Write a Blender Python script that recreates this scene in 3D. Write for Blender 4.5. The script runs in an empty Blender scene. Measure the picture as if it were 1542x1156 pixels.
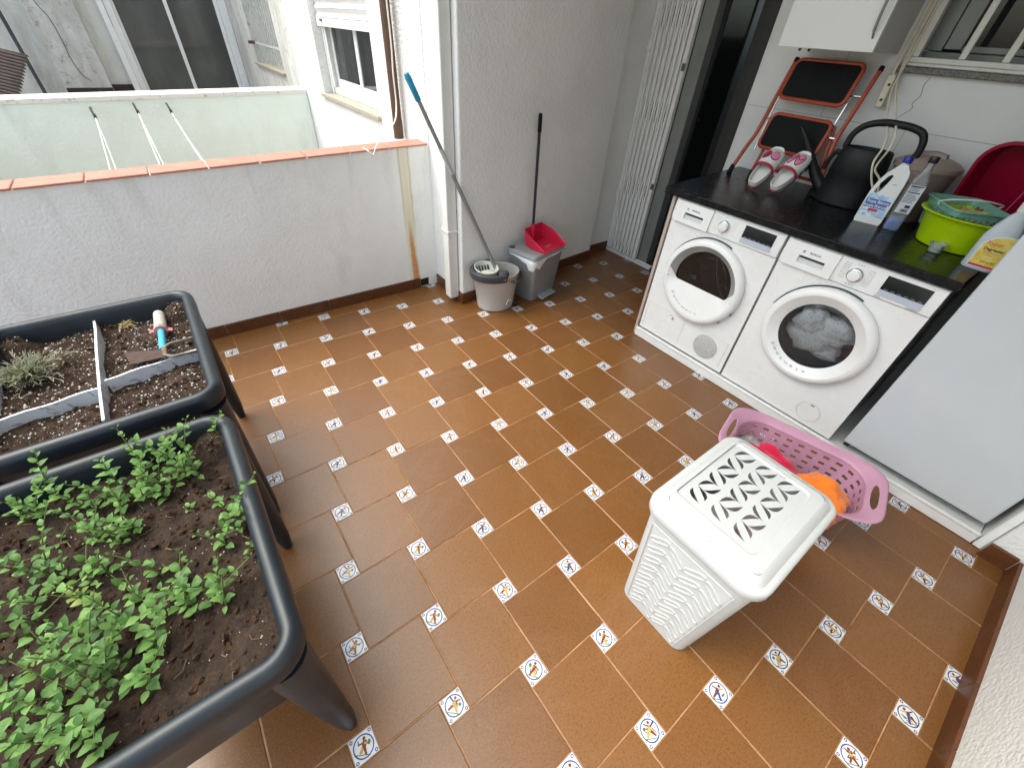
import bpy, bmesh, math, random
from mathutils import Vector, Matrix, noise
from math import sin, cos, pi, radians as rad, sqrt, atan2
random.seed(7)
sc = bpy.context.scene
COL = sc.collection
# ------------------------------------------------------------------ camera
cam = bpy.data.cameras.new('camera'); cam_o = bpy.data.objects.new('camera', cam); COL.objects.link(cam_o)
cam.sensor_width = 36; cam.sensor_fit = 'HORIZONTAL'; cam.lens = 36*619.825/1542
cam.clip_start = .02; cam.clip_end = 300
RX = (0.80131932, -0.59564364, 0.05564178); RY = (-0.35636816, -0.54998082, -0.75532962); RZ = (0.48050920, 0.58543125, -0.65297868)
cam_o.matrix_world = Matrix(((RX[0], -RY[0], -RZ[0], -.13076537), (RX[1], -RY[1], -RZ[1], -1.32799196), (RX[2], -RY[2], -RZ[2], 1.4942683), (0, 0, 0, 1)))
sc.camera = cam_o
# ------------------------------------------------------------------ light
SUN_EL, SUN_AZ = 62, 138         # azimuth: direction the light comes from, degrees counter-clockwise from +X
SUN_E, SKY, EXPO = 0.5, 0.15, 1.62
w = bpy.data.worlds.new('World'); sc.world = w; w.use_nodes = True
nt = w.node_tree; bg = nt.nodes['Background']
sky = nt.nodes.new('ShaderNodeTexSky'); sky.sky_type = 'NISHITA'; sky.sun_disc = False
sky.sun_elevation = rad(SUN_EL); sky.sun_rotation = rad(90-SUN_AZ); sky.dust_density = 5; sky.air_density = 1.0; sky.ozone_density = 1
hs = nt.nodes.new('ShaderNodeHueSaturation'); hs.inputs['Saturation'].default_value = .8     # overcast: nearly grey
tn = nt.nodes.new('ShaderNodeMix'); tn.data_type = 'RGBA'; tn.blend_type = 'MULTIPLY'; tn.inputs[0].default_value = 1; tn.inputs[7].default_value = (.95, 1.0, .94, 1)
nt.links.new(sky.outputs[0], hs.inputs['Color']); nt.links.new(hs.outputs[0], tn.inputs[6]); nt.links.new(tn.outputs[2], bg.inputs[0]); bg.inputs[1].default_value = SKY
sun = bpy.data.lights.new('sun', 'SUN'); sun.energy = SUN_E; sun.angle = rad(62); sun.color = (.98, 1, .95)
sun_o = bpy.data.objects.new('sun', sun); COL.objects.link(sun_o)
d = Vector((cos(rad(SUN_EL))*cos(rad(SUN_AZ)), cos(rad(SUN_EL))*sin(rad(SUN_AZ)), sin(rad(SUN_EL))))
sun_o.rotation_euler = d.to_track_quat('Z', 'Y').to_euler()
vs = sc.view_settings; vs.view_transform = 'Standard'; vs.look = 'None'; vs.gamma = 1; vs.exposure = EXPO
sc.cycles.max_bounces = 10; sc.cycles.diffuse_bounces = 5; sc.cycles.transparent_max_bounces = 16

# ------------------------------------------------------------------ materials
def srgb(r, g, b):
    f = lambda c: (c/255/12.92) if c/255 <= .04045 else ((c/255+.055)/1.055)**2.4
    return (f(r), f(g), f(b), 1)
class NT:
    def __init__(s, name):
        s.m = bpy.data.materials.new(name); s.m.use_nodes = True; s.t = s.m.node_tree; s.p = s.t.nodes['Principled BSDF']
        s.out = s.t.nodes['Material Output']; s.co = None
    def n(s, typ, **k):
        o = s.t.nodes.new('ShaderNode'+typ)
        for a, b in k.items(): setattr(o, a, b)
        return o
    def set(s, sock, v):
        if isinstance(v, bpy.types.NodeSocket): s.t.links.new(v, sock)
        elif v is not None: sock.default_value = v
    def coord(s, which='Object'):
        if not s.co: s.co = s.n('TexCoord')
        return s.co.outputs[which]
    def mapped(s, scale=(1, 1, 1), loc=(0, 0, 0), rot=(0, 0, 0), which='Object'):
        m = s.n('Mapping'); s.set(m.inputs[0], s.coord(which)); m.inputs['Scale'].default_value = scale; m.inputs['Location'].default_value = loc; m.inputs['Rotation'].default_value = rot
        return m.outputs[0]
    def noise(s, scale, detail=4, rough=.55, vec=None, dist=0, out='Fac'):
        o = s.n('TexNoise'); s.set(o.inputs['Vector'], vec or s.coord()); o.inputs['Scale'].default_value = scale; o.inputs['Detail'].default_value = detail
        o.inputs['Roughness'].default_value = rough; o.inputs['Distortion'].default_value = dist
        return o.outputs[out]
    def ramp(s, fac, stops, interp='LINEAR'):
        o = s.n('ValToRGB'); o.color_ramp.interpolation = interp; e = o.color_ramp.elements
        while len(e) < len(stops): e.new(.5)
        for i, (p, c) in enumerate(stops):
            e[i].position = p; e[i].color = c if isinstance(c, (tuple, list)) else (c, c, c, 1)
        s.set(o.inputs[0], fac); return o.outputs[0]
    def mix(s, fac, a, b, mode='MIX'):
        o = s.n('Mix', data_type='RGBA', blend_type=mode); s.set(o.inputs[0], fac); s.set(o.inputs[6], a); s.set(o.inputs[7], b); return o.outputs[2]
    def math(s, op, a, b=None, c=None):
        o = s.n('Math', operation=op); s.set(o.inputs[0], a)
        if b is not None: s.set(o.inputs[1], b)
        if c is not None: s.set(o.inputs[2], c)
        return o.outputs[0]
    def bump(s, h, strength=.3, dist=.01, normal=None):
        o = s.n('Bump'); o.inputs['Strength'].default_value = strength; o.inputs['Distance'].default_value = dist; s.set(o.inputs['Height'], h)
        if normal: s.set(o.inputs['Normal'], normal)
        s.set(s.p.inputs['Normal'], o.outputs[0]); return o.outputs[0]
    def base(s, c): s.set(s.p.inputs['Base Color'], c); return s
    def rough(s, v): s.set(s.p.inputs['Roughness'], v); return s
def simple(name, c, rough=.45, var=.08, scale=30, bump=0, bscale=200, metal=0, spec=None, sheen=0, trans=0, coat=0, alpha=None, rvar=.12):
    """procedural paint / plastic: base colour with slight wear, mottled gloss and optional fine grain"""
    t = NT(name); n1 = t.noise(scale, 5)
    k = 1-var; c2 = (c[0]*k, c[1]*k, c[2]*k, 1)
    t.base(t.mix(t.ramp(n1, [(.35, 0), (.7, 1)]), c, c2))
    n2 = t.noise(scale*.6, 6, .65)
    t.rough(t.math('MULTIPLY_ADD', n2, rvar*2, rough-rvar))
    t.p.inputs['Metallic'].default_value = metal
    if spec is not None: t.p.inputs['Specular IOR Level'].default_value = spec
    if sheen: t.p.inputs['Sheen Weight'].default_value = sheen
    if coat: t.p.inputs['Coat Weight'].default_value = coat
    if trans: t.p.inputs['Transmission Weight'].default_value = trans
    if bump: t.bump(t.noise(bscale, 3), bump, .002)
    return t.m
def stucco(name, c, dirt=None, scale=55, strength=.55, dirt_lo=.52, dirt_hi=.75, dscale=3, stain=None):
    t = NT(name)
    vec = t.coord()
    a = t.noise(scale*1.25, 2, .5, dist=.15); b = t.noise(scale*.45, 3, .5, dist=.1); f = t.noise(scale*6, 2)
    h = t.math('ADD', t.math('MULTIPLY', t.ramp(a, [(.38, 0), (.62, 1)]), .6), t.math('MULTIPLY', b, .7))
    h = t.math('ADD', h, t.math('MULTIPLY', f, .12))
    t.bump(h, strength, .006)
    c2 = (c[0]*.93, c[1]*.93, c[2]*.92, 1)
    col = t.mix(t.ramp(t.noise(2.3, 5, .6), [(.4, 0), (.65, 1)]), c, c2)
    if dirt:
        dv = t.mapped((1, 1, .35))
        col = t.mix(t.math('MULTIPLY', t.ramp(t.noise(dscale, 8, .72, vec=dv), [(dirt_lo, 0), (dirt_hi, 1)]), .8), col, dirt)
    if stain: col = stain(t, col)
    t.base(col).rough(.8); t.p.inputs['Specular IOR Level'].default_value = .25
    return t.m

# ------------------------------------------------------------------ mesh helpers
class MB:
    def __init__(s): s.v = []; s.f = []; s.mi = []; s.uv = {}
    def add(s, vs, fs, mi=0):
        o = len(s.v); s.v += [tuple(p) for p in vs]
        for f in fs: s.f.append([i+o for i in f]); s.mi.append(mi)
        return s
    def quad(s, a, b, c, d, mi=0): return s.add([a, b, c, d], [(0, 1, 2, 3)], mi)
    def box(s, x0, x1, y0, y1, z0, z1, mi=0):
        v = [(x0, y0, z0), (x1, y0, z0), (x1, y1, z0), (x0, y1, z0), (x0, y0, z1), (x1, y0, z1), (x1, y1, z1), (x0, y1, z1)]
        return s.hexa(v, mi)
    def hexa(s, v, mi=0): return s.add(v, [(0, 3, 2, 1), (4, 5, 6, 7), (0, 1, 5, 4), (1, 2, 6, 5), (2, 3, 7, 6), (3, 0, 4, 7)], mi)
    def loft(s, rings, mi=0, c0=True, c1=True, closed=True, loop=False):
        n = len(rings[0]); o = len(s.v)
        for r in rings: s.v += [tuple(p) for p in r]
        m = len(rings)
        for i in range(m if loop else m-1):
            for j in range(n if closed else n-1):
                a = o+i*n+j; b = o+i*n+(j+1) % n; i2 = (i+1) % m
                s.f.append([a, b, o+i2*n+(j+1) % n, o+i2*n+j]); s.mi.append(mi)
        if closed and not loop:
            if c0: s.f.append([o+j for j in range(n)][::-1]); s.mi.append(mi)
            if c1: s.f.append([o+(m-1)*n+j for j in range(n)]); s.mi.append(mi)
        return s
    def tube(s, path, r, n=8, mi=0, closed=False, flat=None):
        P = [Vector(p) for p in path]; m = len(P); rings = []
        up = None
        for i, p in enumerate(P):
            if closed: t = P[(i+1) % m]-P[i-1]
            else: t = P[min(i+1, m-1)]-P[max(i-1, 0)]
            t.normalize()
            if up is None:
                up = Vector((0, 0, 1)) if abs(t.z) < .9 else Vector((1, 0, 0))
            a = t.cross(up)
            if a.length < 1e-6: a = t.orthogonal()
            a.normalize(); b = a.cross(t).normalized(); up = b
            rr = r[i] if isinstance(r, (list, tuple)) else r
            fl = flat or 1
            rings.append([p+a*(rr*cos(2*pi*k/n))+b*(rr*fl*sin(2*pi*k/n)) for k in range(n)])
        return s.loft(rings, mi, loop=closed)
    def lathe(s, prof, n=24, c=(0, 0, 0), mi=0, axis='z', sx=1, sy=1, caps=(True, True)):
        rings = []
        for r, h in prof:
            ring = []
            for k in range(n):
                x, y = r*cos(2*pi*k/n)*sx, r*sin(2*pi*k/n)*sy
                ring.append((c[0]+x, c[1]+y, c[2]+h) if axis == 'z' else (c[0]+h, c[1]+x, c[2]+y) if axis == 'x' else (c[0]-x, c[1]+h, c[2]+y))
            rings.append(ring)
        return s.loft(rings, mi, *caps)
    def prism(s, pts, z0, z1, mi=0): return s.loft([[(x, y, z0) for x, y in pts], [(x, y, z1) for x, y in pts]], mi)
    def xf(s, M):
        s.v = [tuple(M @ Vector(p)) for p in s.v]; return s
    def build(s, name, mats, parent=None, smooth=True, bevel=0, seg=2, loc=None, angle=35, solid=0, off=-1, sub=0):
        me = bpy.data.meshes.new(name); me.from_pydata(s.v, [], s.f)
        for m in (mats if isinstance(mats, (list, tuple)) else [mats]): me.materials.append(m)
        me.polygons.foreach_set('material_index', s.mi)
        bm = bmesh.new(); bm.from_mesh(me)
        bmesh.ops.recalc_face_normals(bm, faces=bm.faces); bm.to_mesh(me); bm.free()
        return mobj(name, me, parent, smooth, bevel, seg, loc, angle, solid, off, sub)
def mobj(name, me, parent=None, smooth=True, bevel=0, seg=2, loc=None, angle=35, solid=0, off=-1, sub=0):
    o = bpy.data.objects.new(name, me); COL.objects.link(o)
    if smooth and len(me.polygons):
        me.polygons.foreach_set('use_smooth', [True]*len(me.polygons)); me.set_sharp_from_angle(angle=rad(angle))
    if solid: m = o.modifiers.new('solid', 'SOLIDIFY'); m.thickness = solid; m.offset = off
    if sub: m = o.modifiers.new('sub', 'SUBSURF'); m.levels = sub; m.render_levels = sub
    if bevel:
        m = o.modifiers.new('bevel', 'BEVEL'); m.width = bevel; m.segments = seg; m.limit_method = 'ANGLE'; m.angle_limit = rad(40); m.harden_normals = False
    if parent: o.parent = parent
    if loc: o.location = loc
    return o
def thing(name, label, cat, loc=(0, 0, 0), rotz=0, group=None):
    o = bpy.data.objects.new(name, None); COL.objects.link(o); o.location = loc; o.rotation_euler = (0, 0, rotz); o.empty_display_size = .05
    return tag(o, label, cat, group)
def tag(o, label, cat, group=None):
    o['label'] = label; o['category'] = cat
    if group: o['group'] = group
    return o
def struct(o): o['kind'] = 'structure'; return o
def rrect(w, h, r, n=5, cx=0, cy=0):
    """rounded rectangle outline, counter-clockwise"""
    p = []
    for (sx, sy, a0) in ((1, 1, 0), (-1, 1, 90), (-1, -1, 180), (1, -1, 270)):
        for k in range(n+1):
            a = rad(a0+90*k/n); p.append((cx+sx*(w/2-r)+r*cos(a), cy+sy*(h/2-r)+r*sin(a)))
    return p
def ring3(pts, z): return [(x, y, z) for x, y in pts]
def text_mesh(s, size, depth=.0006, align='CENTER', spacing=1.0, bold=0):
    c = bpy.data.curves.new('lettering', 'FONT'); c.body = s; c.size = size; c.extrude = depth; c.align_x = align; c.align_y = 'CENTER'; c.space_character = spacing; c.resolution_u = 3; c.offset = bold
    return curve_mesh(c)
def curve_mesh(c):
    o = bpy.data.objects.new('tmp', c); COL.objects.link(o)
    dg = bpy.context.evaluated_depsgraph_get(); me = bpy.data.meshes.new_from_object(o.evaluated_get(dg)); bpy.data.objects.remove(o)
    me.name = 'lettering'; me.materials.clear(); return me
def lettering(s, size, M, mat, parent, depth=.0005, align='CENTER', spacing=1.0, name='lettering', bold=0):
    me = text_mesh(s, size, depth, align, spacing, bold); me.transform(M); me.materials.append(mat)
    return mobj(name, me, parent, smooth=False)
def frame(origin, ux, uy):
    """matrix that puts local x along ux, local y along uy, z = ux x uy"""
    ux = Vector(ux).normalized(); uz = ux.cross(Vector(uy)).normalized(); uy = uz.cross(ux)
    o = Vector(origin)
    return Matrix(((ux.x, uy.x, uz.x, o.x), (ux.y, uy.y, uz.y, o.y), (ux.z, uy.z, uz.z, o.z), (0, 0, 0, 1)))
def flat_shape(splines, depth=.001):
    """2D filled outline with holes (even-odd), extruded"""
    c = bpy.data.curves.new('shape', 'CURVE'); c.dimensions = '2D'; c.fill_mode = 'BOTH'; c.extrude = depth
    for pts in splines:
        s = c.splines.new('POLY'); s.points.add(len(pts)-1); s.use_cyclic_u = True
        for q, p in zip(s.points, pts): q.co = (p[0], p[1], 0, 1)
    return curve_mesh(c)
def smooth_path(P, n=8):
    P = [Vector(p) for p in P]; out = []
    for i in range(len(P)-1):
        p0 = P[max(i-1, 0)]; p1 = P[i]; p2 = P[i+1]; p3 = P[min(i+2, len(P)-1)]
        for k in range(n):
            t = k/n; out.append(.5*((2*p1)+(-p0+p2)*t+(2*p0-5*p1+4*p2-p3)*t*t+(-p0+3*p1-3*p2+p3)*t**3))
    return out+[P[-1]]
# ================================================================== SETTING
WHITE = (.78, .785, .77, 1)
def m_tile():
    t = NT('terracotta tile')
    g = t.n('NewGeometry'); rnd = g.outputs['Random Per Island']
    c = t.mix(rnd, srgb(99, 61, 21), srgb(117, 76, 31))
    sp = t.noise(300, 2, .6); sp2 = t.noise(140, 3, .65)
    c = t.mix(t.math('MULTIPLY', t.ramp(sp, [(.5, 0), (.68, 1)]), .62), c, srgb(146, 98, 54))
    c = t.mix(t.math('MULTIPLY', t.ramp(sp2, [(.48, 0), (.68, 1)]), .62), c, srgb(70, 40, 18))
    c = t.mix(t.math('MULTIPLY', t.ramp(t.noise(3.2, 6, .65), [(.45, 0), (.75, 1)]), .35), c, srgb(112, 80, 52))   # scuffed film of dust
    st = t.ramp(t.noise(2.1, 5, .6, dist=.5), [(.50, 0), (.535, .55), (.55, .12), (.62, 0)])
    c = t.mix(t.math('MULTIPLY', st, .14), c, srgb(150, 118, 90))
    c = t.mix(t.math('MULTIPLY', t.ramp(t.noise(5.5, 8, .75), [(.58, 0), (.74, 1)]), .22), c, srgb(62, 38, 20))
    t.base(c)
    r = t.math('MULTIPLY_ADD', t.noise(6, 6, .7), .18, .24); r = t.math('ADD', r, t.math('MULTIPLY', sp, .08)); t.rough(r)
    t.p.inputs['Specular IOR Level'].default_value = .68
    wv = t.noise(2.0, 2)
    t.bump(t.math('ADD', t.math('MULTIPLY', sp, .3), t.math('MULTIPLY', sp2, .5)), .14, .001)
    return t.m
M_TILE = m_tile()
M_SKIRT = simple('brown skirting glaze', srgb(96, 56, 30), .38, .3, 22, .08, 300)
def m_grout():
    t = NT('grout'); n = t.noise(9, 6, .7)
    t.base(t.ramp(n, [(.35, srgb(176, 140, 104)), (.55, srgb(150, 108, 72)), (.7, srgb(84, 56, 36))])).rough(.9); return t.m
M_GROUT = m_grout()
M_INS = simple('white glazed insert', srgb(210, 212, 214), .2, .12, 60)
M_BLUE = simple('blue glaze paint', srgb(52, 74, 142), .25, .3, 300)
M_RBROWN = simple('brown glaze paint', srgb(126, 62, 38), .25, .3, 200)
M_YEL = simple('yellow glaze paint', srgb(190, 160, 92), .25, .3, 200)
M_GRN = simple('green glaze paint', srgb(96, 112, 84), .25, .3, 200)
A_, B_ = .2436, .06665
def stroke(p, q, w0, w1):
    dx, dy = q[0]-p[0], q[1]-p[1]; l = sqrt(dx*dx+dy*dy) or 1; nx, ny = -dy/l, dx/l
    return [(p[0]+nx*w0, p[1]+ny*w0), (q[0]+nx*w1, q[1]+ny*w1), (q[0]-nx*w1, q[1]-ny*w1), (p[0]-nx*w0, p[1]-ny*w0)]
def disc(c, r, n=8, sx=1): return [(c[0]+r*sx*cos(2*pi*k/n), c[1]+r*sin(2*pi*k/n)) for k in range(n)]
FIG = [   # small painted dancers and players: (polygon, material slot) 3 blue 4 brown 5 yellow 6 green
 [(stroke((0, .02), (-.16, -.22), .05, .035), 4), (stroke((0, .02), (.12, -.2), .05, .03), 4), (disc((.01, .06), .09, 8, .8), 5), (disc((.03, .2), .055), 4), (stroke((.02, .1), (.2, .2), .025, .02), 4), (stroke((0, .1), (-.18, .12), .025, .02), 4), (stroke((-.2, .22), (-.1, .1), .015, .03), 6)],
 [(stroke((0, 0), (-.1, -.26), .06, .03), 5), (stroke((.02, 0), (.14, -.24), .05, .03), 4), (disc((0, .07), .1, 8, .7), 4), (disc((-.03, .22), .055), 4), (stroke((0, .1), (.2, .06), .03, .02), 5), (disc((.16, .12), .08, 8, .7), 6), (stroke((-.02, .1), (-.2, .02), .025, .02), 4)],
 [(stroke((-.06, 0), (-.2, -.2), .05, .03), 4), (stroke((0, 0), (.06, -.26), .05, .03), 3), (disc((-.02, .08), .09, 8, .8), 3), (disc((.05, .22), .055), 4), (stroke((0, .12), (.22, .14), .03, .02), 5), (stroke((0, .1), (-.22, .18), .03, .02), 4), (stroke((.12, -.1), (.24, .02), .04, .02), 6)],
 [(stroke((.02, .02), (.2, -.16), .05, .03), 4), (stroke((-.02, .02), (-.14, -.2), .06, .04), 5), (disc((.02, .08), .1, 8, .75), 5), (disc((.0, .23), .05), 4), (stroke((-.02, .12), (-.2, .2), .025, .02), 4), (stroke((.04, .1), (.2, .24), .025, .03), 3), (disc((-.2, .05), .06), 6)]]
def floor_mesh():
    m = MB(); e = .0016; z = 0
    m.quad((-2.4, -2.2, -.0014), (5, -2.2, -.0014), (5, 1.5, -.0014), (-2.4, 1.5, -.0014), 0)
    rng = random.Random(3)
    for i in range(-14, 24):
        for j in range(-12, 12):
            cx = i*A_+j*B_; cy = -i*B_+j*A_
            if not(-2.5 < cx < 5 and -2.3 < cy < 1.55): continue
            x0, y0 = cx+B_/2+e, cy-B_/2+e; x1, y1 = x0+A_-2*e, y0+A_-2*e
            dz = rng.uniform(-.0004, .0004); k = .0022
            m.add([(x0, y0, z-.0013), (x1, y0, z-.0013), (x1, y1, z-.0013), (x0, y1, z-.0013), (x0+k, y0+k, z+dz), (x1-k, y0+k, z+dz), (x1-k, y1-k, z+dz), (x0+k, y1-k, z+dz)],
                  [(4, 5, 6, 7), (0, 1, 5, 4), (1, 2, 6, 5), (2, 3, 7, 6), (3, 0, 4, 7)], 1)
            h = B_/2-e
            zz = .0002
            m.quad((cx-h, cy-h, zz), (cx+h, cy-h, zz), (cx+h, cy+h, zz), (cx-h, cy+h, zz), 2)
            if cx > 3.3 or cx < -.6: continue
            s = B_; z2 = zz+.00035; f = rng.choice(FIG); mir = rng.choice((1, -1)); an = rng.choice((-.15, 0, .15))
            n = 20
            for q in range(n):
                a, b = 2*pi*q/n, 2*pi*(q+1)/n
                m.quad(*[(cx+s*r*cos(t), cy+s*r*sin(t), z2) for r, t in ((.37, a), (.418, a), (.418, b), (.37, b))], 3)
            for sx in (1, -1):
                for sy in (1, -1):
                    ox, oy = cx+sx*.385*s, cy+sy*.385*s
                    for q in range(6):
                        a, b = 2*pi*q/6, 2*pi*(q+1)/6
                        m.quad(*[(ox+s*r*cos(t), oy+s*r*sin(t), z2+.0002) for r, t in ((.035, a), (.072, a), (.072, b), (.035, b))], 3)
            extra = [(stroke((-.26, -.24), (.24, -.22), .018, .01), 6)]+[(stroke((lambda a, r: (r*cos(a), r*sin(a)))(rng.uniform(0, 6.28), rng.uniform(.05, .2)), (lambda a, r: (r*cos(a), r*sin(a)))(rng.uniform(0, 6.28), rng.uniform(.08, .26)), .022, .012), rng.choice((3, 4, 5, 6, 4))) for _ in range(4)]
            for kk, (poly, mi) in enumerate(extra+f):
                P = []
                for px, py in poly:
                    px *= mir; a = an+rad(-40); P.append((cx+s*1.18*(px*cos(a)-py*sin(a)), cy+s*1.18*(px*sin(a)+py*cos(a)), z2+.00005*kk))
                m.add(P, [list(range(len(P)))], mi)
    return m
fl = struct(floor_mesh().build('floor', [M_GROUT, M_TILE, M_INS, M_BLUE, M_RBROWN, M_YEL, M_GRN], smooth=False))
M_CONC = simple('old concrete', srgb(150, 146, 138), .9, .3, 4, .3, 40)
g = MB(); g.box(-60, 60, -60, 60, -.7, -.5); struct(g.build('ground', M_CONC, smooth=False))
g = MB(); g.box(-1.9, 1.4, 1.5, 9, -.25, -.12); struct(g.build('patio_floor', simple('patio tile', srgb(140, 100, 70), .7, .3, 8), smooth=False))

# ---- parapet wall -------------------------------------------------
def rust(t, col):
    x = t.n('SeparateXYZ'); t.set(x.inputs[0], t.coord())
    wob = t.math('MULTIPLY', t.math('SUBTRACT', t.noise(5, 3, vec=t.mapped((1, 1, 3))), .5), .018)
    xs = t.math('ADD', x.outputs[0], wob)
    d = t.math('ABSOLUTE', t.math('SUBTRACT', xs, 1.024))
    z = x.outputs[2]
    pale = t.math('MULTIPLY', t.ramp(d, [(.012, 1), (.042, 0)]), t.ramp(z, [(.05, .75), (.90, .55), (.93, 0)]))
    col = t.mix(t.math('MULTIPLY', pale, .75), col, srgb(205, 190, 128))
    edge = t.math('ABSOLUTE', t.math('SUBTRACT', d, .03))
    col = t.mix(t.math('MULTIPLY', t.ramp(edge, [(0, .5), (.01, 0)]), t.ramp(z, [(.3, 0), (.6, 1)])), col, srgb(170, 150, 92))
    d2 = t.math('ABSOLUTE', t.math('SUBTRACT', xs, t.math('MULTIPLY_ADD', z, -.03, 1.035)))
    wd = t.math('MULTIPLY_ADD', z, -.04, .034)
    org = t.math('MULTIPLY', t.ramp(t.math('DIVIDE', d2, wd), [(.45, 1), (1, 0)]), t.ramp(z, [(.05, 1), (.36, .9), (.5, 0)]))
    col = t.mix(t.math('MULTIPLY', org, t.ramp(t.noise(60, 5, .7), [(.3, .55), (.6, .95)])), col, srgb(196, 122, 40))
    drip = t.math('MULTIPLY', t.ramp(t.noise(9, 6, .7, vec=t.mapped((1, 1, .12))), [(.52, 0), (.68, 1)]), t.ramp(z, [(.55, 0), (.9, .55)]))
    col = t.mix(t.math('MULTIPLY', drip, .5), col, srgb(150, 146, 134))
    col = t.mix(t.math('MULTIPLY', t.ramp(t.noise(14, 8, .75), [(.60, 0), (.72, 1)]), t.ramp(z, [(.02, .35), (.2, 0)])), col, srgb(120, 100, 78))
    return col
M_STUC = stucco('white stucco', WHITE, dirt=(.5, .49, .46, 1), dirt_lo=.58, dirt_hi=.95, strength=.34)
M_PARA = stucco('white stucco with rust run', (.85, .855, .84, 1), dirt=(.5, .49, .46, 1), dirt_lo=.58, dirt_hi=.95, strength=.3, stain=rust)
M_COPE = simple('pink clay coping', srgb(188, 124, 108), .6, .18, 14, .15, 250)
pw = thing('parapet_wall', 'low white stucco parapet wall with pink coping tiles and a rust run, behind the planters', 'wall', (0, 1.29, 0))
yf = lambda x: .013-.03*x       # front face, local y
zt = lambda x: .893+.0245*x
m = MB(); xs = [-2.0+3.2*k/8 for k in range(9)]
m.loft([[(x, yf(x), -.3), (x, yf(x), zt(x)), (x, yf(x)+.125, zt(x)), (x, yf(x)+.125, -.3)] for x in xs]); m.build('wall_body', M_PARA, pw, smooth=False)
cb = [-1.86, -1.62, -1.39, -1.155, -.92, -.681, -.446, -.214, .022, .250, .481, .713, .945, 1.19]
for a, b in zip(cb, cb[1:]):
    m = MB(); g = .0025; v = []
    for z0 in (.001, .011):
        for x, y in ((a+g, -.010), (b-g, -.010), (b-g, .132), (a+g, .132)): v.append((x, yf(x)+y, zt(x)+z0))
    m.hexa(v); m.build('coping_tile', M_COPE, pw, bevel=.004)
m = MB(); sx = [-2.0+.3*k for k in range(11)]+[1.155]
for a, b in zip(sx, sx[1:]):
    a += .0015; b -= .0015
    if abs(b-1.1) < .08: b = 1.045
    if abs(a-1.0) < .01: b = 1.055
    if a > 1.09: a = 1.125
    v = []
    for z0 in (-.01, .072):
        for x, y in ((a, -.011), (b, -.011), (b, .002), (a, .002)): v.append((x, yf(x)+y, z0))
    m.hexa(v)
m.build('skirting', M_SKIRT, pw, bevel=.002)
m = MB(); m.box(1.06, 1.122, yf(1.1)-.006, yf(1.1)-.002, .008, .062); m.build('drain_hole', simple('black void', (.004, .004, .004, 1), .9), pw, smooth=False)

# ---- pier between the parapet and the door ------------------------
M_PIER = stucco('white pier stucco', (.85, .855, .84, 1), dirt=(.5, .49, .46, 1), dirt_lo=.62, dirt_hi=.98, scale=46, strength=.36)
pf = lambda x: .905+(x-1.195)*.0765
pr = thing('pier', 'tall white stucco pier with brown skirting behind the mop bucket and pedal bin', 'wall', (1.195, .905, 0))
def loc(P, o): return [(p[0]-o[0], p[1]-o[1], p[2]-o[2]) for p in P]
O = (1.195, .905, 0)
m = MB(); m.hexa(loc([(1.199, .905, -.3), (2.553, 1.009, -.3), (2.553, 1.4, -.3), (1.2, 1.4, -.3), (1.199, .905, 3.2), (2.553, 1.009, 3.2), (2.553, 1.4, 3.2), (1.2, 1.4, 3.2)], O))
m.build('wall_body', M_PIER, pr, bevel=.012, seg=3)
m = MB(); m.hexa(loc([(2.556, 1.078, -.3), (2.86, 1.078, -.3), (2.86, 1.4, -.3), (2.556, 1.4, -.3), (2.556, 1.078, 3.2), (2.86, 1.078, 3.2), (2.86, 1.4, 3.2), (2.556, 1.4, 3.2)], O)); m.build('recess_wall', M_PIER, pr, smooth=False)
m = MB()
for a, b in ((1.188, 1.47), (1.473, 1.77), (1.773, 2.07), (2.073, 2.37), (2.373, 2.562)):
    v = []
    for z0 in (-.01, .075):
        for x, y in ((a, -.011), (b, -.011), (b, .003), (a, .003)): v.append((x, pf(x)+y, z0))
    m.hexa(loc(v, O))
m.hexa(loc([(1.187, .897, -.01), (1.2, .909, -.01), (1.2, 1.26, -.01), (1.187, 1.26, -.01), (1.187, .897, .075), (1.2, .909, .075), (1.2, 1.26, .075), (1.187, 1.26, .075)], O))
m.box(2.551-O[0], 2.562-O[0], 1.012-O[1], 1.066-O[1], -.01, .075); m.box(2.566-O[0], 2.838-O[0], 1.066-O[1], 1.08-O[1], -.01, .075)
m.build('skirting', M_SKIRT, pr, bevel=.002)

# ---- long house wall of the neighbouring yard (faces -X) ----------
M_HW = stucco('bright white roughcast', (.82, .825, .81, 1), dirt=(.45, .44, .40, 1), dirt_lo=.6, dirt_hi=.95, scale=60, strength=.7)
def m_dirtwall():
    t = NT('weathered roughcast'); n = t.noise(4, 9, .72, vec=t.mapped((1, 1, .4)))
    c = t.mix(t.ramp(n, [(.42, 0), (.62, .8)]), (.66, .655, .63, 1), (.40, .39, .355, 1))
    c = t.mix(t.ramp(t.noise(13, 8, .8), [(.55, 0), (.66, .8)]), c, (.13, .125, .11, 1))
    t.base(c).rough(.9); t.bump(t.noise(50, 5), .5, .006); return t.m
M_DIRT = m_dirtwall()
hw = thing('house_wall', 'long white roughcast house wall with two windows beside the brown pipe', 'building', (1.195, 1.4, 0))
def hwbox(m, y0, y1, z0, z1, d=.3, x=0, mi=0): m.box(x, d, y0-1.4, y1-1.4, z0, z1, mi)
W1 = (1.97, 3.16, .965, 2.1); W2 = (4.40, 5.62, 1.0, 2.1)
m = MB()
hwbox(m, 1.402, W1[0], -.3, 5); hwbox(m, W1[0], W1[1], -.3, W1[2]); hwbox(m, W1[0], W1[1], W1[3], 5); hwbox(m, W1[1], 3.9, -.3, 5)
m.box(0, .3, 1.262-1.4, 1.400-1.4, -.3, 5)
m.build('wall_body', M_HW, hw, smooth=False)
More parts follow.
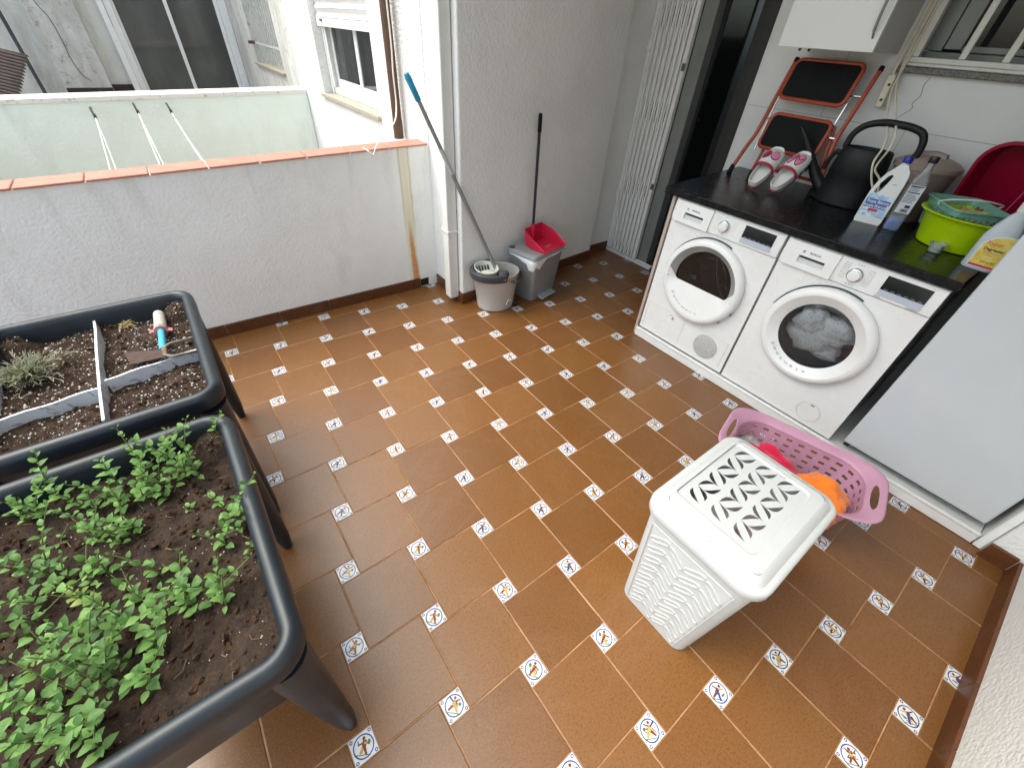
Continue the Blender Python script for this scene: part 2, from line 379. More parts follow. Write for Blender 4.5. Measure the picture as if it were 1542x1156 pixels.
m = MB(); hwbox(m, 3.9, W2[0], -.3, 5); hwbox(m, W2[0], W2[1], -.3, W2[2]); hwbox(m, W2[0], W2[1], W2[3], 5); hwbox(m, W2[1], 6.66, -.3, 5)
m.build('weathered_wall', M_DIRT, hw, smooth=False)
def m_granite(name, a, b, c):
    t = NT(name); n = t.noise(120, 4, .7); n2 = t.noise(45, 5, .7)
    col = t.mix(t.ramp(n, [(.42, 0), (.6, 1)]), a, b); col = t.mix(t.ramp(n2, [(.55, 0), (.68, .8)]), col, c); t.base(col).rough(.5); return t.m
M_GRAN = m_granite('beige granite', srgb(196, 188, 172), srgb(140, 130, 114), srgb(108, 98, 84))
M_PVC = simple('white window plastic', (.82, .83, .82, 1), .35, .06, 20)
M_DARK = simple('dark room', (.012, .013, .015, 1), .6)
def m_glass(name, c, rough=.06, streak=.3):
    t = NT(name); t.base(t.mix(t.ramp(t.noise(3, 4, vec=t.mapped((1, 1, .5))), [(.4, 0), (.7, streak)]), c, (c[0]*2.2, c[1]*2.2, c[2]*2.2, 1))).rough(rough)
    t.p.inputs['Specular IOR Level'].default_value = .5; return t.m
M_PANE = m_glass('dark window glass', (.012, .014, .016, 1))
wn = thing('window', 'white sliding window with a half lowered shutter and granite sill in the house wall', 'window', (1.195, 2.0, .965))
def L(m, x0, x1, y0, y1, z0, z1, o, mi=0): return m.box(x0-o[0], x1-o[0], y0-o[1], y1-o[1], z0-o[2], z1-o[2], mi)
o = (1.195, 2.0, .965)
m = MB(); L(m, 1.17, 1.36, W1[0]-.02, W1[1]+.03, .945, .972, o); m.build('sill', M_GRAN, wn, bevel=.003)
m = MB(); y0, y1, z0, z1 = W1[0]+.002, W1[1]-.002, .974, 2.09
for a in ((y0, y0+.05, z0, z1), (y1-.07, y1, z0, z1), (y0+.05, y1-.07, z0, z0+.05), (y0+.05, y1-.07, z1-.05, z1)): L(m, 1.275, 1.335, *a, o)
L(m, 1.262, 1.272, y1-.05, y1-.02, z0, z1, o); L(m, 1.262, 1.272, y1-.1, y1-.07, z0+.05, z1, o)
m.build('frame', M_PVC, wn, bevel=.003)
for (a, b, xx) in ((2.44, y1-.075, 1.30), (y0+.055, 2.50, 1.28)):
    m = MB()
    for q in ((a, a+.045, z0+.052, z1-.052), (b-.055, b, z0+.052, z1-.052), (a+.045, b-.055, z0+.052, z0+.11), (a+.045, b-.055, z1-.1, z1-.052)): L(m, xx, xx+.022, *q, o)
    f = m.build('sash', M_PVC, wn, bevel=.002)
    m = MB(); L(m, xx+.008, xx+.014, a+.045, b-.055, z0+.11, z1-.1, o); m.build('pane', M_PANE, f, smooth=False)
m = MB(); L(m, 1.36, 1.37, y0, y1, z0, z1, o); m.build('room_behind', M_DARK, wn, smooth=False)
m = MB(); z = 1.475
L(m, 1.236, 1.255, y0+.01, y1-.01, z-.055, z-.003, o)
while z < 2.05:
    m.loft([[(1.238+.014*(1-cos(a))*.5-o[0], y-o[1], z+.052*k/6-o[2]) for k, a in ((k, pi*2*k/6) for k in range(7))]+[(1.256-o[0], y-o[1], z+.052-o[2]), (1.256-o[0], y-o[1], z-o[2])] for y in (y0+.01, y1-.01)]); z += .054
m.build('shutter', M_PVC, wn, angle=50)
m = MB(); L(m, 1.228, 1.237, 3.0, 3.04, 1.45, 1.465, o); m.build('stopper', simple('stopper', (.1, .1, .1, 1)), wn)
wn = thing('window', 'far weathered window with a white bar grille above a stone sill beside the sliding door', 'window', (1.195, 4.4, 1.0))
o = (1.195, 4.4, 1.0)
m = MB(); L(m, 1.165, 1.37, W2[0]-.03, W2[1]+.03, .985, 1.006, o); m.build('sill', m_granite('old stone', srgb(186, 178, 160), srgb(150, 140, 120), srgb(110, 100, 84)), wn, bevel=.003)
m = MB(); L(m, 1.36, 1.37, W2[0], W2[1], 1.008, 2.1, o); m.build('room_behind', simple('grey blind', srgb(176, 178, 176), .7), wn, smooth=False)
m = MB()
for k in range(12):
    y = W2[0]+.06+k*.1; L(m, 1.215, 1.225, y-.007, y+.007, 1.02, 2.1, o)
L(m, 1.212, 1.214, W2[0]+.03, W2[1]-.01, 1.185, 1.205, o)
m.build('grille', simple('flaking white paint', srgb(214, 214, 210), .5, .3, 30), wn)
m = MB(); m.box(-.05, .02, W2[1]-.06-o[1], W2[1]-.03-o[1], .18, .21); m.build('bracket', simple('rusty bracket', srgb(110, 80, 74), .8, .4, 60), wn)

# ---- pipes and cable ----------------------------------------------
M_BRP = simple('brown painted pipe', srgb(92, 66, 50), .45, .3, 14)
m = MB(); m.tube([(0, 0, 0), (0, .02, 3.5)], .029, 14); m.tube([(0, 0, .0), (0, .0005, .10)], .031, 14); tag(m.build('downpipe', M_BRP, loc=(1.15, 1.585, .905)), 'round dark brown downpipe ending just above the pink coping', 'pipe')
m = MB(); m.tube(smooth_path([(1.14, 1.525, 2.4), (1.138, 1.53, 1.7), (1.132, 1.515, 1.40), (1.118, 1.50, 1.25), (1.112, 1.49, 1.10), (1.05, 1.40, 1.03), (.93, 1.30, .975), (.868, 1.262, .945), (.838, 1.25, .905), (.83, 1.25, .90), (.812, 1.262, .918), (.80, 1.30, .93)]), .0042, 6)
tag(m.build('cable', simple('white cable', srgb(222, 220, 212), .5)), 'thin white cable hanging down along the brown pipe onto the coping', 'cable')
M_DP = simple('white pipe plastic', (.74, .745, .72, 1), .4, .08, 10)
dp = thing('rainwater_pipe', 'square white rainwater downpipe in the corner beside the pier', 'pipe', (1.127, .945, 0))
m = MB(); m.box(0, .066, 0, .075, .035, 3.1); m.build('pipe_body', M_DP, dp, bevel=.006)
for z in (.49, 2.2):
    m = MB(); m.box(-.004, .072, -.004, .079, z, z+.016); m.box(.0661, .082, -.003, .012, z+.001, z+.015)
    m.build('bracket', M_DP, dp, bevel=.002)

# ---- neighbouring yard: low wall, facade, awning ------------------
M_GW = stucco('pale green yard paint', srgb(230, 243, 234), dirt=(.5, .54, .5, 1), dirt_lo=.56, dirt_hi=1.0, scale=40, strength=.35)
bw = thing('yard_wall', 'pale green low yard wall with a white weathered top, holding the clotheslines', 'wall', (0, 3.726, 0))
zt2 = lambda x: .885+.0185*x
m = MB(); m.loft([[(x, 0, -.3), (x, 0, zt2(x)), (x, .16, zt2(x)), (x, .16, -.3)] for x in (-2.2, 1.19)]); m.build('wall_body', M_GW, bw, smooth=False)
def m_top():
    t = NT('weathered white wall top'); n = t.noise(22, 8, .75)
    t.base(t.mix(t.ramp(n, [(.56, 0), (.66, .85)]), (.75, .745, .70, 1), srgb(110, 100, 80))).rough(.85); t.bump(t.noise(30, 4), .4, .004); return t.m
m = MB(); m.loft([[(x, -.006, zt2(x)+.001), (x, -.006, zt2(x)+.03), (x, .17, zt2(x)+.04), (x, .17, zt2(x)+.001)] for x in (-2.2+3.39*k/12 for k in range(13))]); m.build('wall_top', m_top(), bw, smooth=False)
m = MB(); m.box(-1.95, -1.85, 1.5, 3.72, -.3, 1.0); tag(m.build('side_yard_wall', M_GW, smooth=False), 'short pale side wall closing the neighbouring yard at the far left', 'wall')
M_HOOK = simple('rusty hook', srgb(70, 64, 58), .7, .3, 80); M_CORD = simple('white cord', srgb(225, 226, 222), .7)
for (x, z, xe, ze, lab) in ((-.458, .815, -.40, .69, 'white clothesline cord on a rusty hook, leftmost of the three on the green yard wall'), (-.18, .836, -.165, .70, 'white clothesline cord on a rusty hook, middle of the three on the green yard wall'), (.041, .832, .07, .71, 'white clothesline cord on a rusty hook, rightmost of the three on the green yard wall')):
    c = thing('clothesline', lab, 'clothesline', (x, 3.72, z), group='clotheslines on the yard wall')
    m = MB(); m.tube([(0, .01, .02), (0, -.05, .028), (.004, -.09, .0), (.008, -.11, -.035)], .007, 6); m.lathe([(.004, -.01), (.018, -.008), (.012, 0), (.018, .008), (.004, .01)], 10, (.008, -.1, -.02), axis='x'); m.build('hook', M_HOOK, c)
    m = MB(); e = Vector((xe-x, 1.46-3.72, ze-z))
    m.tube(smooth_path([(.008, -.11, -.03), e*.5+Vector((0, 0, -.035)), e]), .0035, 5); m.tube(smooth_path([(.008, -.11, -.03), e*.5+Vector((.018, 0, -.08)), e+Vector((.03, 0, -.01))]), .003, 5); m.build('cord', M_CORD, c)
# far facade with the sliding door
M_GREY = stucco('grey weathered plaster', srgb(218, 218, 212), dirt=srgb(120, 116, 106), dirt_lo=.5, dirt_hi=.8, scale=30, strength=.35)
fa = thing('house_facade', 'far stained grey house facade with a dirty pilaster, behind the green yard wall', 'building', (0, 6.65, 0))
m = MB(); m.box(-3.4, -.126, 0, .3, -.3, 5); m.box(-.126, 1.2, 0, .3, 2.3, 5); m.build('wall_body', M_GREY, fa, smooth=False)
m = MB(); m.box(-.765, -.336, -.14, -.002, -.3, 5); m.build('pilaster', M_DIRT, fa, smooth=False)
def crackline():
    m = MB(); pts = [(-.67, -.143, 2.2), (-.66, -.143, 1.5), (-.60, -.143, 1.3), (-.585, -.143, 1.1), (-.59, -.143, .95), (-.56, -.143, .8), (-.50, -.143, .74)]
    m.tube(smooth_path(pts, 5), .0035, 5); m.build('crack', simple('dark cable', (.12, .12, .115, 1), .8), fa)
crackline()
m = MB(); m.box(-.335, -.127, -.02, -.002, -.3, .69); m.box(-.765, -.336, -.155, -.142, -.3, .672); m.build('base_course', simple('dark base', srgb(62, 52, 50), .8, .3, 20), fa, smooth=False)
sd = thing('sliding_door', 'white framed sliding glass door with dark reflecting panes in the far facade', 'door', (.5, 6.65, 0))
o = (.5, 6.65, 0)
m = MB()
for a in ((-.126, -.07, -.09, .05), (-.066, .0, -.06, .05), (1.105, 1.19, -.06, .05)): L(m, a[0], a[1], 6.65+a[2], 6.65+a[3], .0, 2.3, o)
m.build('frame', M_PVC, sd, bevel=.004)
for (a, b, yy) in ((.002, .56, .0), (.52, 1.103, .03)):
    m = MB()
    for q in ((a, a+.03), (b-.04, b)): L(m, q[0], q[1], 6.65+yy-.02, 6.65+yy+.008, .0, 2.3, o)
    L(m, a+.03, b-.04, 6.65+yy-.02, 6.65+yy+.008, 0, .09, o)
    f = m.build('door_leaf', M_PVC, sd, bevel=.003)
    m = MB(); L(m, a+.03, b-.04, 6.65+yy-.008, 6.65+yy-.004, .09, 2.29, o); m.build('pane', m_glass('grey door glass', (.055, .058, .056, 1), .08, .5), f, smooth=False)
m = MB(); m.tube(smooth_path([(.32, .02, 1.02), (.42, .02, 1.0), (.55, .02, 1.04), (.66, .02, 1.05)]), .014, 6); m.tube(smooth_path([(.30, .018, 1.0), (.46, .018, .99), (.66, .018, 1.0)]), .01, 6)
sh = m.build('shelf_in_reflection', simple('pale shelf', srgb(190, 194, 184), .5), sd)
bpy.data.objects.remove(sh)
# brown corrugated awning and a dark pipe far left
m = MB(); n = 26
top = []
for k in range(n*4+1):
    u = k/(n*4); top.append((u, .012*sin(2*pi*k/4)))
rows = []
A = Vector((-.735, 4.5, 1.105)); Bd = Vector((-.35, -.25, -.52)); Cd = Vector((-.55, .6, .10))
nrm = Bd.cross(Cd).normalized()
m.loft([[A+Bd*u+Cd*v+nrm*hh for u, hh in top] for v in (0, .5, 1)], closed=False)
tag(m.build('awning', simple('brown corrugated sheet', srgb(112, 98, 90), .7, .35, 10), solid=.006, off=0), 'brown corrugated awning sheet at the far left beyond the yard wall', 'awning')
m = MB(); m.tube([(-.97, 6.55, -.2), (-.99, 6.56, 3.4)], .018, 10); tag(m.build('pipe', simple('dark grey pipe', srgb(64, 70, 76), .5)), 'thin dark grey pipe on the far facade beside the awning', 'pipe')
# street-side house beyond the facade, closing the yard to the left
m = MB(); m.box(-3.4, -3.2, 3.9, 6.64, -.3, 2.2); tag(m.build('garden_wall', M_GREY, smooth=False), 'grey plaster garden wall closing the far yard at the left edge', 'wall')

# ---- kitchen side: wall, door, gate --------------------------------
M_KW = simple('white smooth wall tile', (.70, .70, .68, 1), .45, .08, 5, .05, 20)
kw = thing('kitchen_wall', 'white smooth wall behind the worktop, with the barred window', 'wall', (2.8, 0, 0))
m = MB()
m.box(0, .2, -.47, .215, -.3, 3.2); m.box(0, .2, -2.3, -.47, -.3, 1.44); m.box(0, .2, -2.3, -.47, 2.3, 3.2); m.box(.002, .2, .215, 1.079, 2.25, 3.2)
m.build('wall_body', M_KW, kw, smooth=False)
M_JOINT = simple('grey joint', (.3, .3, .29, 1), .9)
m = MB()
for z in (1.225,): m.box(-.0012, .001, -2.2, .2, z-.001, z+.001)
for y in (-.26, -.62, -.98, -1.34): m.box(-.0012, .001, y-.001, y+.001, .9, 1.2239)
m.box(-.0012, .001, -.22, -.218, 1.2261, 1.5)
m.build('tile_joint', M_JOINT, kw, smooth=False)
m = MB(); m.tube(smooth_path([(-.001, -.60, 1.43), (-.001, -.59, 1.40), (-.001, -.60, 1.36), (-.001, -.585, 1.33), (-.001, -.595, 1.31), (-.001, -.56, 1.27)], 4), .0014, 4); m.build('crack', M_JOINT, kw)
# door frame, dark
M_BRZ = simple('dark bronze aluminium', srgb(46, 45, 42), .45, .15, 10, spec=.3)
M_GAL = simple('grey aluminium', srgb(128, 132, 127), .42, .15, 10)
df = thing('door_frame', 'dark bronze frame around the kitchen doorway beside the folding gate', 'door frame', (2.85, .25, 0))
o = (2.85, .25, 0)
m = MB(); L(m, 2.79, 2.95, .2155, .27, 0, 2.24, o); L(m, 2.82, 2.95, .272, .315, 0, 2.24, o); L(m, 2.835, 2.96, .317, .335, 0, 2.24, o); m.build('jamb', M_BRZ, df, bevel=.004)
m = MB(); L(m, 2.83, 2.95, .337, 1.076, 2.2, 2.248, o); m.build('lintel', M_BRZ, df)
m = MB(); L(m, 2.875, 2.96, .64, .735, .02, 2.19, o); m.build('fixed_jamb', M_GAL, df, bevel=.004)
m = MB(); L(m, 2.962, 2.985, .62, .70, .02, 2.19, o); m.build('dark_gap', M_DARK, df)  # black strip stands in for the shade in the gap behind the jamb
# interior
hl = thing('hallway', 'dark hallway interior seen through the kitchen doorway', 'room', (3.6, .6, 0))
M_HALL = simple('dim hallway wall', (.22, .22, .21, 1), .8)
m = MB(); m.box(-.6, 1.2, .60, .72, -.01, 2.4); m.box(1.2, 1.3, -.7, .72, -.01, 1.55); m.box(1.2, 1.3, -.7, .72, 2.2, 2.4); m.box(-.6, 1.2, -.7, -.6, -.01, 2.4); m.box(-.6, 1.3, -.7, .72, 2.4, 2.5)  # end wall has an unseen opening, added to let daylight into the hall
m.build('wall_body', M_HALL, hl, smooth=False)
dl = thing('glazed_door', 'open dark glazed door with grey frame and black lever handle, inside the doorway', 'door', (3.42, 1.03, 0))
M_GLD = m_glass('dark green door glass', (.010, .016, .014, 1), .12, .4)
m = MB(); m.box(0, .085, 0, .035, .012, 2.1); m.box(.575, .66, 0, .035, .012, 2.1); m.box(.085, .575, 0, .035, .012, .09); m.box(.085, .575, 0, .035, 2.0, 2.1); m.box(.085, .575, .001, .034, .30, .38); m.build('leaf_frame', M_GAL, dl, bevel=.003)
m = MB(); m.box(.085, .575, .012, .022, .38, 2.0); m.build('pane', M_GLD, dl, smooth=False)
m = MB(); m.box(.085, .575, .010, .025, .09, .30); m.build('kick_panel', simple('pale panel', srgb(150, 150, 146), .5), dl, smooth=False)
m = MB(); m.box(.03, .06, -.008, 0, .88, 1.06); m.tube([(.045, -.008, 1.0), (.045, -.045, 1.0), (.06, -.05, 1.0), (.16, -.05, .995)], .010, 8); m.build('handle', simple('black handle', (.01, .01, .01, 1), .4), dl)
# folding lattice gate
M_GATE = simple('cream gate paint', srgb(234, 234, 229), .45, .1, 12)
gt = thing('folding_gate', 'cream painted folding lattice security gate pushed aside at the kitchen doorway', 'gate', (2.847, 1.07, 0))
def gy(y): return y-1.07
m = MB(); m.box(-.012, .03, gy(.16), gy(1.074), .001, .016); m.box(-.014, -.008, gy(.16), gy(1.074), .0162, .024); m.box(.026, .032, gy(.16), gy(1.074), .0162, .024); m.build('floor_rail', M_GATE, gt, bevel=.002)
m = MB(); m.box(-.01, .025, gy(1.045), gy(1.074), .03, 2.15); m.build('side_post', M_GATE, gt, bevel=.003)
for z in (.45, .88, 1.42): 
    m = MB(); m.box(-.022, -.011, gy(1.05), gy(1.072), z, z+.07); m.tube([(-.018, gy(1.045), z+.01), (-.018, gy(1.045), z+.06)], .007, 8); m.build('hinge', M_GATE, gt, bevel=.002)
m = MB(); m.box(-.014, .02, gy(.735), gy(.765), .03, 2.15); lp = m.build('lock_post', M_GATE, gt, bevel=.003)
for z in (.62, 1.36):
    m = MB(); m.box(-.024, -.015, gy(.728), gy(.752), z-.02, z+.02); m.build('latch', simple('steel latch', srgb(120, 118, 110), .35, .2, 40, metal=.7), lp, bevel=.002)
nb = 7
ys = [1.03-k*(1.03-.785)/(nb-1) for k in range(nb)]
for y in ys:
    m = MB(); 
    for xx in (-.011, .012): m.box(xx, xx+.004, gy(y)-.0085, gy(y)+.0085, .03, 2.14)
    m.build('upright', M_GATE, gt, smooth=False)
for k in range(nb-1):
    m = MB(); yc = (ys[k]+ys[k+1])/2; zs_ = [.04+.262*q for q in range(9)]
    for xo, sg in ((-.002, 1), (.004, -1)):
        m.loft([[(xo, gy(yc+sg*.0085*(-1)**q-.005), z), (xo+.003, gy(yc+sg*.0085*(-1)**q-.005), z), (xo+.003, gy(yc+sg*.0085*(-1)**q+.005), z), (xo, gy(yc+sg*.0085*(-1)**q+.005), z)] for q, z in enumerate(zs_)])
    m.build('lattice_strip', M_GATE, gt, smooth=False)
m = MB(); m.tube([(-.017, gy(1.03), .44), (-.017, gy(.96), .05)], .007, 6); m.build('stay_bar', M_GATE, gt)

# ---- barred kitchen window ----------------------------------------
kwn = thing('barred_window', 'kitchen window with white vertical bars over dark glass and a grey stone sill', 'window', (2.8, -.5, 1.44))
o = (2.8, -.5, 1.44)
m = MB(); L(m, 2.768, 2.95, -2.2, -.452, 1.438, 1.462, o); m.build('sill', m_granite('grey granite', srgb(120, 116, 108), srgb(70, 66, 62), srgb(40, 38, 36)), kwn, bevel=.003)
M_BAR = simple('white bar paint', srgb(206, 206, 196), .4, .12, 14)
m = MB(); L(m, 2.775, 2.80, -2.2, -.473, 1.477, 1.497, o); L(m, 2.777, 2.82, -2.2, -.473, 1.464, 1.4765, o); L(m, 2.782, 2.82, -.514, -.474, 1.4972, 2.25, o); m.build('grille_frame', M_BAR, kwn, bevel=.003)
for k in range(9):
    y = -.672-k*.146; m = MB(); L(m, 2.786, 2.800, y-.013, y+.013, 1.4972, 2.25, o); m.build('bar', M_BAR, kwn, bevel=.003)
m = MB(); L(m, 2.88, 2.92, -2.2, -.471, 1.464, 1.52, o); L(m, 2.88, 2.92, -.56, -.471, 1.522, 2.29, o); L(m, 2.875, 2.925, -.63, -.565, 1.53, 2.29, o); L(m, 2.875, 2.925, -2.2, -.632, 1.522, 1.545, o); m.build('frame', M_GAL, kwn, bevel=.003)
m = MB(); L(m, 2.90, 2.905, -2.2, -.56, 1.545, 2.29, o); m.build('pane', M_PANE, kwn, smooth=False)
m = MB(); L(m, 2.94, 2.95, -2.2, -.5, 1.5, 2.29, o); m.build('room_behind', M_DARK, kwn, smooth=False)
m = MB(); L(m, 2.778, 2.799, -.468, -.445, 1.47, 2.4, o); m.build('conduit', M_BAR, kwn, bevel=.003)

# ---- right wall, corner and roof ----------------------------------
sw = thing('side_wall', 'rough white side wall with brown skirting at the bottom right', 'wall', (1.5, -1.94, 0))
o = (1.5, -1.94, 0)
m = MB(); L(m, -.6, 1.93, -2.14, -1.942, -.3, 3.2, o); m.hexa(loc([(1.932, -1.945, -.3), (3.0, -1.945, -.3), (3.0, -1.852, -.3), (1.938, -1.852, -.3), (1.932, -1.945, 3.2), (3.0, -1.945, 3.2), (3.0, -1.852, 3.2), (1.938, -1.852, 3.2)], o)); m.build('wall_body', M_STUC, sw, smooth=False)
m = MB(); xs = [-.6, -.3, 0, .255, .51, .765, 1.02, 1.275, 1.53, 1.72, 1.918]
for a, b in zip(xs, xs[1:]): L(m, a+.001, b-.001, -1.943, -1.931, -.01, .078, o)
L(m, 1.919, 1.933, -1.930, -1.846, -.01, .078, o)
m.build('skirting', M_SKIRT, sw, bevel=.002)
m = MB(); L(m, 1.955, 2.78, -1.850, -1.822, .002, 2.2, o); m.build('edge_trim', M_PVC, sw, bevel=.004)
m = MB(); m.box(.2, 5, -2.6, .9, 2.75, 2.95); m.box(1.2, 5, .9, 1.42, 2.75, 2.95); m.box(1.18, 5, 1.42, 6.6, 5.01, 5.2)  # unseen roof slab; its terrace edge is placed for the shade it casts
rf = struct(m.build('ceiling', simple('white ceiling paint', (.62, .62, .6, 1), .8), smooth=False))
# ================================================================== PLANTERS
M_PLAN = simple('blue grey planter plastic', srgb(27, 35, 43), .42, .25, 18, .06, 400)
def m_soil(name, a, b, c):
    t = NT(name); n = t.noise(30, 8, .75); n2 = t.noise(160, 5, .8)
    col = t.mix(t.ramp(n, [(.35, 0), (.65, 1)]), a, b); col = t.mix(t.math('MULTIPLY', t.ramp(n2, [(.56, 0), (.7, 1)]), .7), col, c)
    t.base(col).rough(.95); t.p.inputs['Specular IOR Level'].default_value = .15
    t.bump(t.math('ADD', t.noise(90, 6, .8), t.math('MULTIPLY', n2, .6)), .9, .008); return t.m
M_SOIL = m_soil('dark potting soil', srgb(48, 38, 34), srgb(74, 58, 48), srgb(112, 92, 76))
M_SOIL2 = m_soil('dry brown soil', srgb(42, 35, 32), srgb(74, 60, 50), srgb(116, 97, 82))
M_PERL = simple('white perlite', srgb(206, 200, 190), .9, .3, 300)
M_CRUMB = m_soil('soil crumb', srgb(46, 34, 28), srgb(92, 68, 52), srgb(120, 96, 76))
def planter(name, label, pos, seed, zs, slope, perl, crumbs):
    W, D = .582, .733
    t = thing(name, label, 'planter', pos, group='raised planters')
    m = MB(); R = []
    def rg(off, z): return ring3(rrect(W+2*off, D+2*off, max(.07+off, .02), 7), z)
    for off, z in ((-.060, .395), (-.052, .40), (-.016, .600), (-.013, .606), (-.001, .608), (0, .614), (0, .642), (-.005, .654), (-.015, .660), (-.026, .659), (-.034, .650), (-.038, .638), (-.042, .60), (-.058, .45)): R.append(rg(off, z))
    m.loft(R, 0, True, True); m.build('trough', M_PLAN, t, angle=50)
    for sx in (1, -1):
        for sy in (1, -1):
            m = MB(); P = []; n = 14
            for k in range(9):
                u = k/8; z = .592*(1-u)
                cx = sx*(.238+.010*u); cy = sy*(.313+.006*u); rx = .026*(1-u)**.8+.020; ry = .028*(1-u)**.8+.020
                if k == 8: rx *= .8; ry *= .8
                P.append([(cx+rx*cos(2*pi*q/n), cy+ry*sin(2*pi*q/n), z) for q in range(n)])
            m.loft(P); m.build('leg', M_PLAN, t, angle=60)
    rng = random.Random(seed)
    nx, ny = 72, 92
    w2, d2 = W/2-.037, D/2-.037
    def H(x, y):
        h = zs+slope(x, y)+.016*noise.fractal(Vector((x*7+seed, y*7, 0)), 1, 2, 4)+.007*noise.noise(Vector((x*40, y*40, seed)))+.004*noise.noise(Vector((x*110, y*110, seed)))+.038*max(0, min(1, (abs(x)-.165)/.05))*max(0, min(1, (abs(y)-.24)/.05))
        return min(h, .632)
    V = []; F = []
    for j in range(ny+1):
        for i in range(nx+1):
            x = -w2+2*w2*i/nx; y = -d2+2*d2*j/ny
            V.append((x, y, H(x, y)))
    for j in range(ny):
        for i in range(nx):
            a = j*(nx+1)+i; F.append((a, a+1, a+nx+2, a+nx+1))
    m = MB(); m.add(V, F); so = m.build('soil', M_SOIL if perl else M_SOIL2, t, angle=180)
    def scatter(nm, mat, count, r0, r1):
        m = MB()
        for _ in range(count):
            x = rng.uniform(-w2, w2); y = rng.uniform(-d2, d2); r = r0+(r1-r0)*rng.random()**3; z = H(x, y)+r*.25
            q = Matrix.Rotation(rng.uniform(0, 6.28), 3, Vector((rng.gauss(0, 1), rng.gauss(0, 1), rng.gauss(0, 1))).normalized())
            pts = [q @ Vector(v)*r*rng.uniform(.6, 1.25)+Vector((x, y, z)) for v in ((1, 0, 0), (-1, 0, 0), (0, 1, 0), (0, -1, 0), (0, 0, .8), (0, 0, -.8))]
            m.add(pts, [(0, 2, 4), (2, 1, 4), (1, 3, 4), (3, 0, 4), (2, 0, 5), (1, 2, 5), (3, 1, 5), (0, 3, 5)])
        o = m.build(nm, mat, so); o['kind'] = 'stuff'; return o
    scatter('perlite', M_PERL, perl or 200, .0014, .0052 if perl else .003)
    scatter('soil_crumbs', M_CRUMB, crumbs, .002, .010)
    m = MB()
    for _ in range(60 if not perl else 16):
        x = rng.uniform(-w2, w2); y = rng.uniform(-d2, d2); a = rng.uniform(0, 6.28); l = rng.uniform(.012, .04); z = H(x, y)+.003
        m.tube([(x, y, z), (x+l*.5*cos(a), y+l*.5*sin(a), H(x+l*.5*cos(a), y+l*.5*sin(a))+.006), (x+l*cos(a+.5), y+l*sin(a+.5), H(x+l*cos(a+.5), y+l*sin(a+.5))+.002)], rng.uniform(.0006, .0013), 4)
    o = m.build('twigs', simple('dry twig', srgb(120, 98, 78), .9, .3, 90), so); o['kind'] = 'stuff'
    return t, H
NEAR = (-.525, -.588, 0); FAR = (-.525, .220, 0)
def sl_near(x, y): return .03*max(0, min(1, (x-.05)/.16))*max(0, min(1, (.1-y)/.25))+.012*max(0, (-y-.2)/.15)-.02*max(0, (x-.20)/.05)*0
pn, HN = planter('planter', 'raised blue grey plastic planter on splayed legs, the nearer one full of green mint', NEAR, 5, .588, sl_near, 0, 1500)
pf_, HF = planter('planter', 'raised blue grey plastic planter on splayed legs, the one by the parapet with marbled dividers', FAR, 11, .582, lambda x, y: 0, 2000, 900)
# ---- mint ----------------------------------------------------------
def m_leaf(name, a, b):
    t = NT(name); r = t.n('NewGeometry').outputs['Random Per Island']
    c = t.mix(r, a, b); c = t.mix(t.math('MULTIPLY', t.ramp(t.noise(90, 4), [(.4, 0), (.7, 1)]), .3), c, (b[0]*1.25, b[1]*1.25, b[2], 1))
    t.base(c).rough(.5); t.p.inputs['Specular IOR Level'].default_value = .35
    tr = t.n('BsdfTranslucent'); t.set(tr.inputs[0], t.mix(.5, c, (.25, .42, .05, 1))); mx = t.n('MixShader'); mx.inputs[0].default_value = .28
    t.t.links.new(t.p.outputs[0], mx.inputs[1]); t.t.links.new(tr.outputs[0], mx.inputs[2]); t.t.links.new(mx.outputs[0], t.out.inputs[0])
    t.bump(t.noise(260, 3), .25, .002); return t.m
M_LEAF = m_leaf('mint leaf', srgb(46, 88, 36), srgb(112, 150, 78))
M_YLEAF = m_leaf('pale young leaf', srgb(112, 140, 66), srgb(146, 160, 84))
M_STEM = simple('mint stem', srgb(104, 116, 66), .6, .3, 80)
def leaf(m, base, d, up, L, Wd, curl, mi=0):
    d = d.normalized(); side = d.cross(up).normalized(); nn = side.cross(d).normalized()
    n = 7; Lf = []; C_ = []; Rt = []
    for k in range(n+1):
        u = k/n; wv = Wd*(sin(pi*min(u*.98+.02, 1)**.75))**.85*(1 if k % 2 else .9)
        if k == n: wv = 0
        p = base+d*(L*u)+nn*(-curl*L*u*u+.10*L*u)
        C_.append(p); Lf.append(p+side*wv+nn*wv*.35); Rt.append(p-side*wv+nn*wv*.35)
    V = C_+Lf+Rt; F = []
    for k in range(n):
        a, b = k, k+1
        F.append((a, b, n+1+b, n+1+a)); F.append((b, a, 2*(n+1)+a, 2*(n+1)+b))
    m.add(V, F, mi)
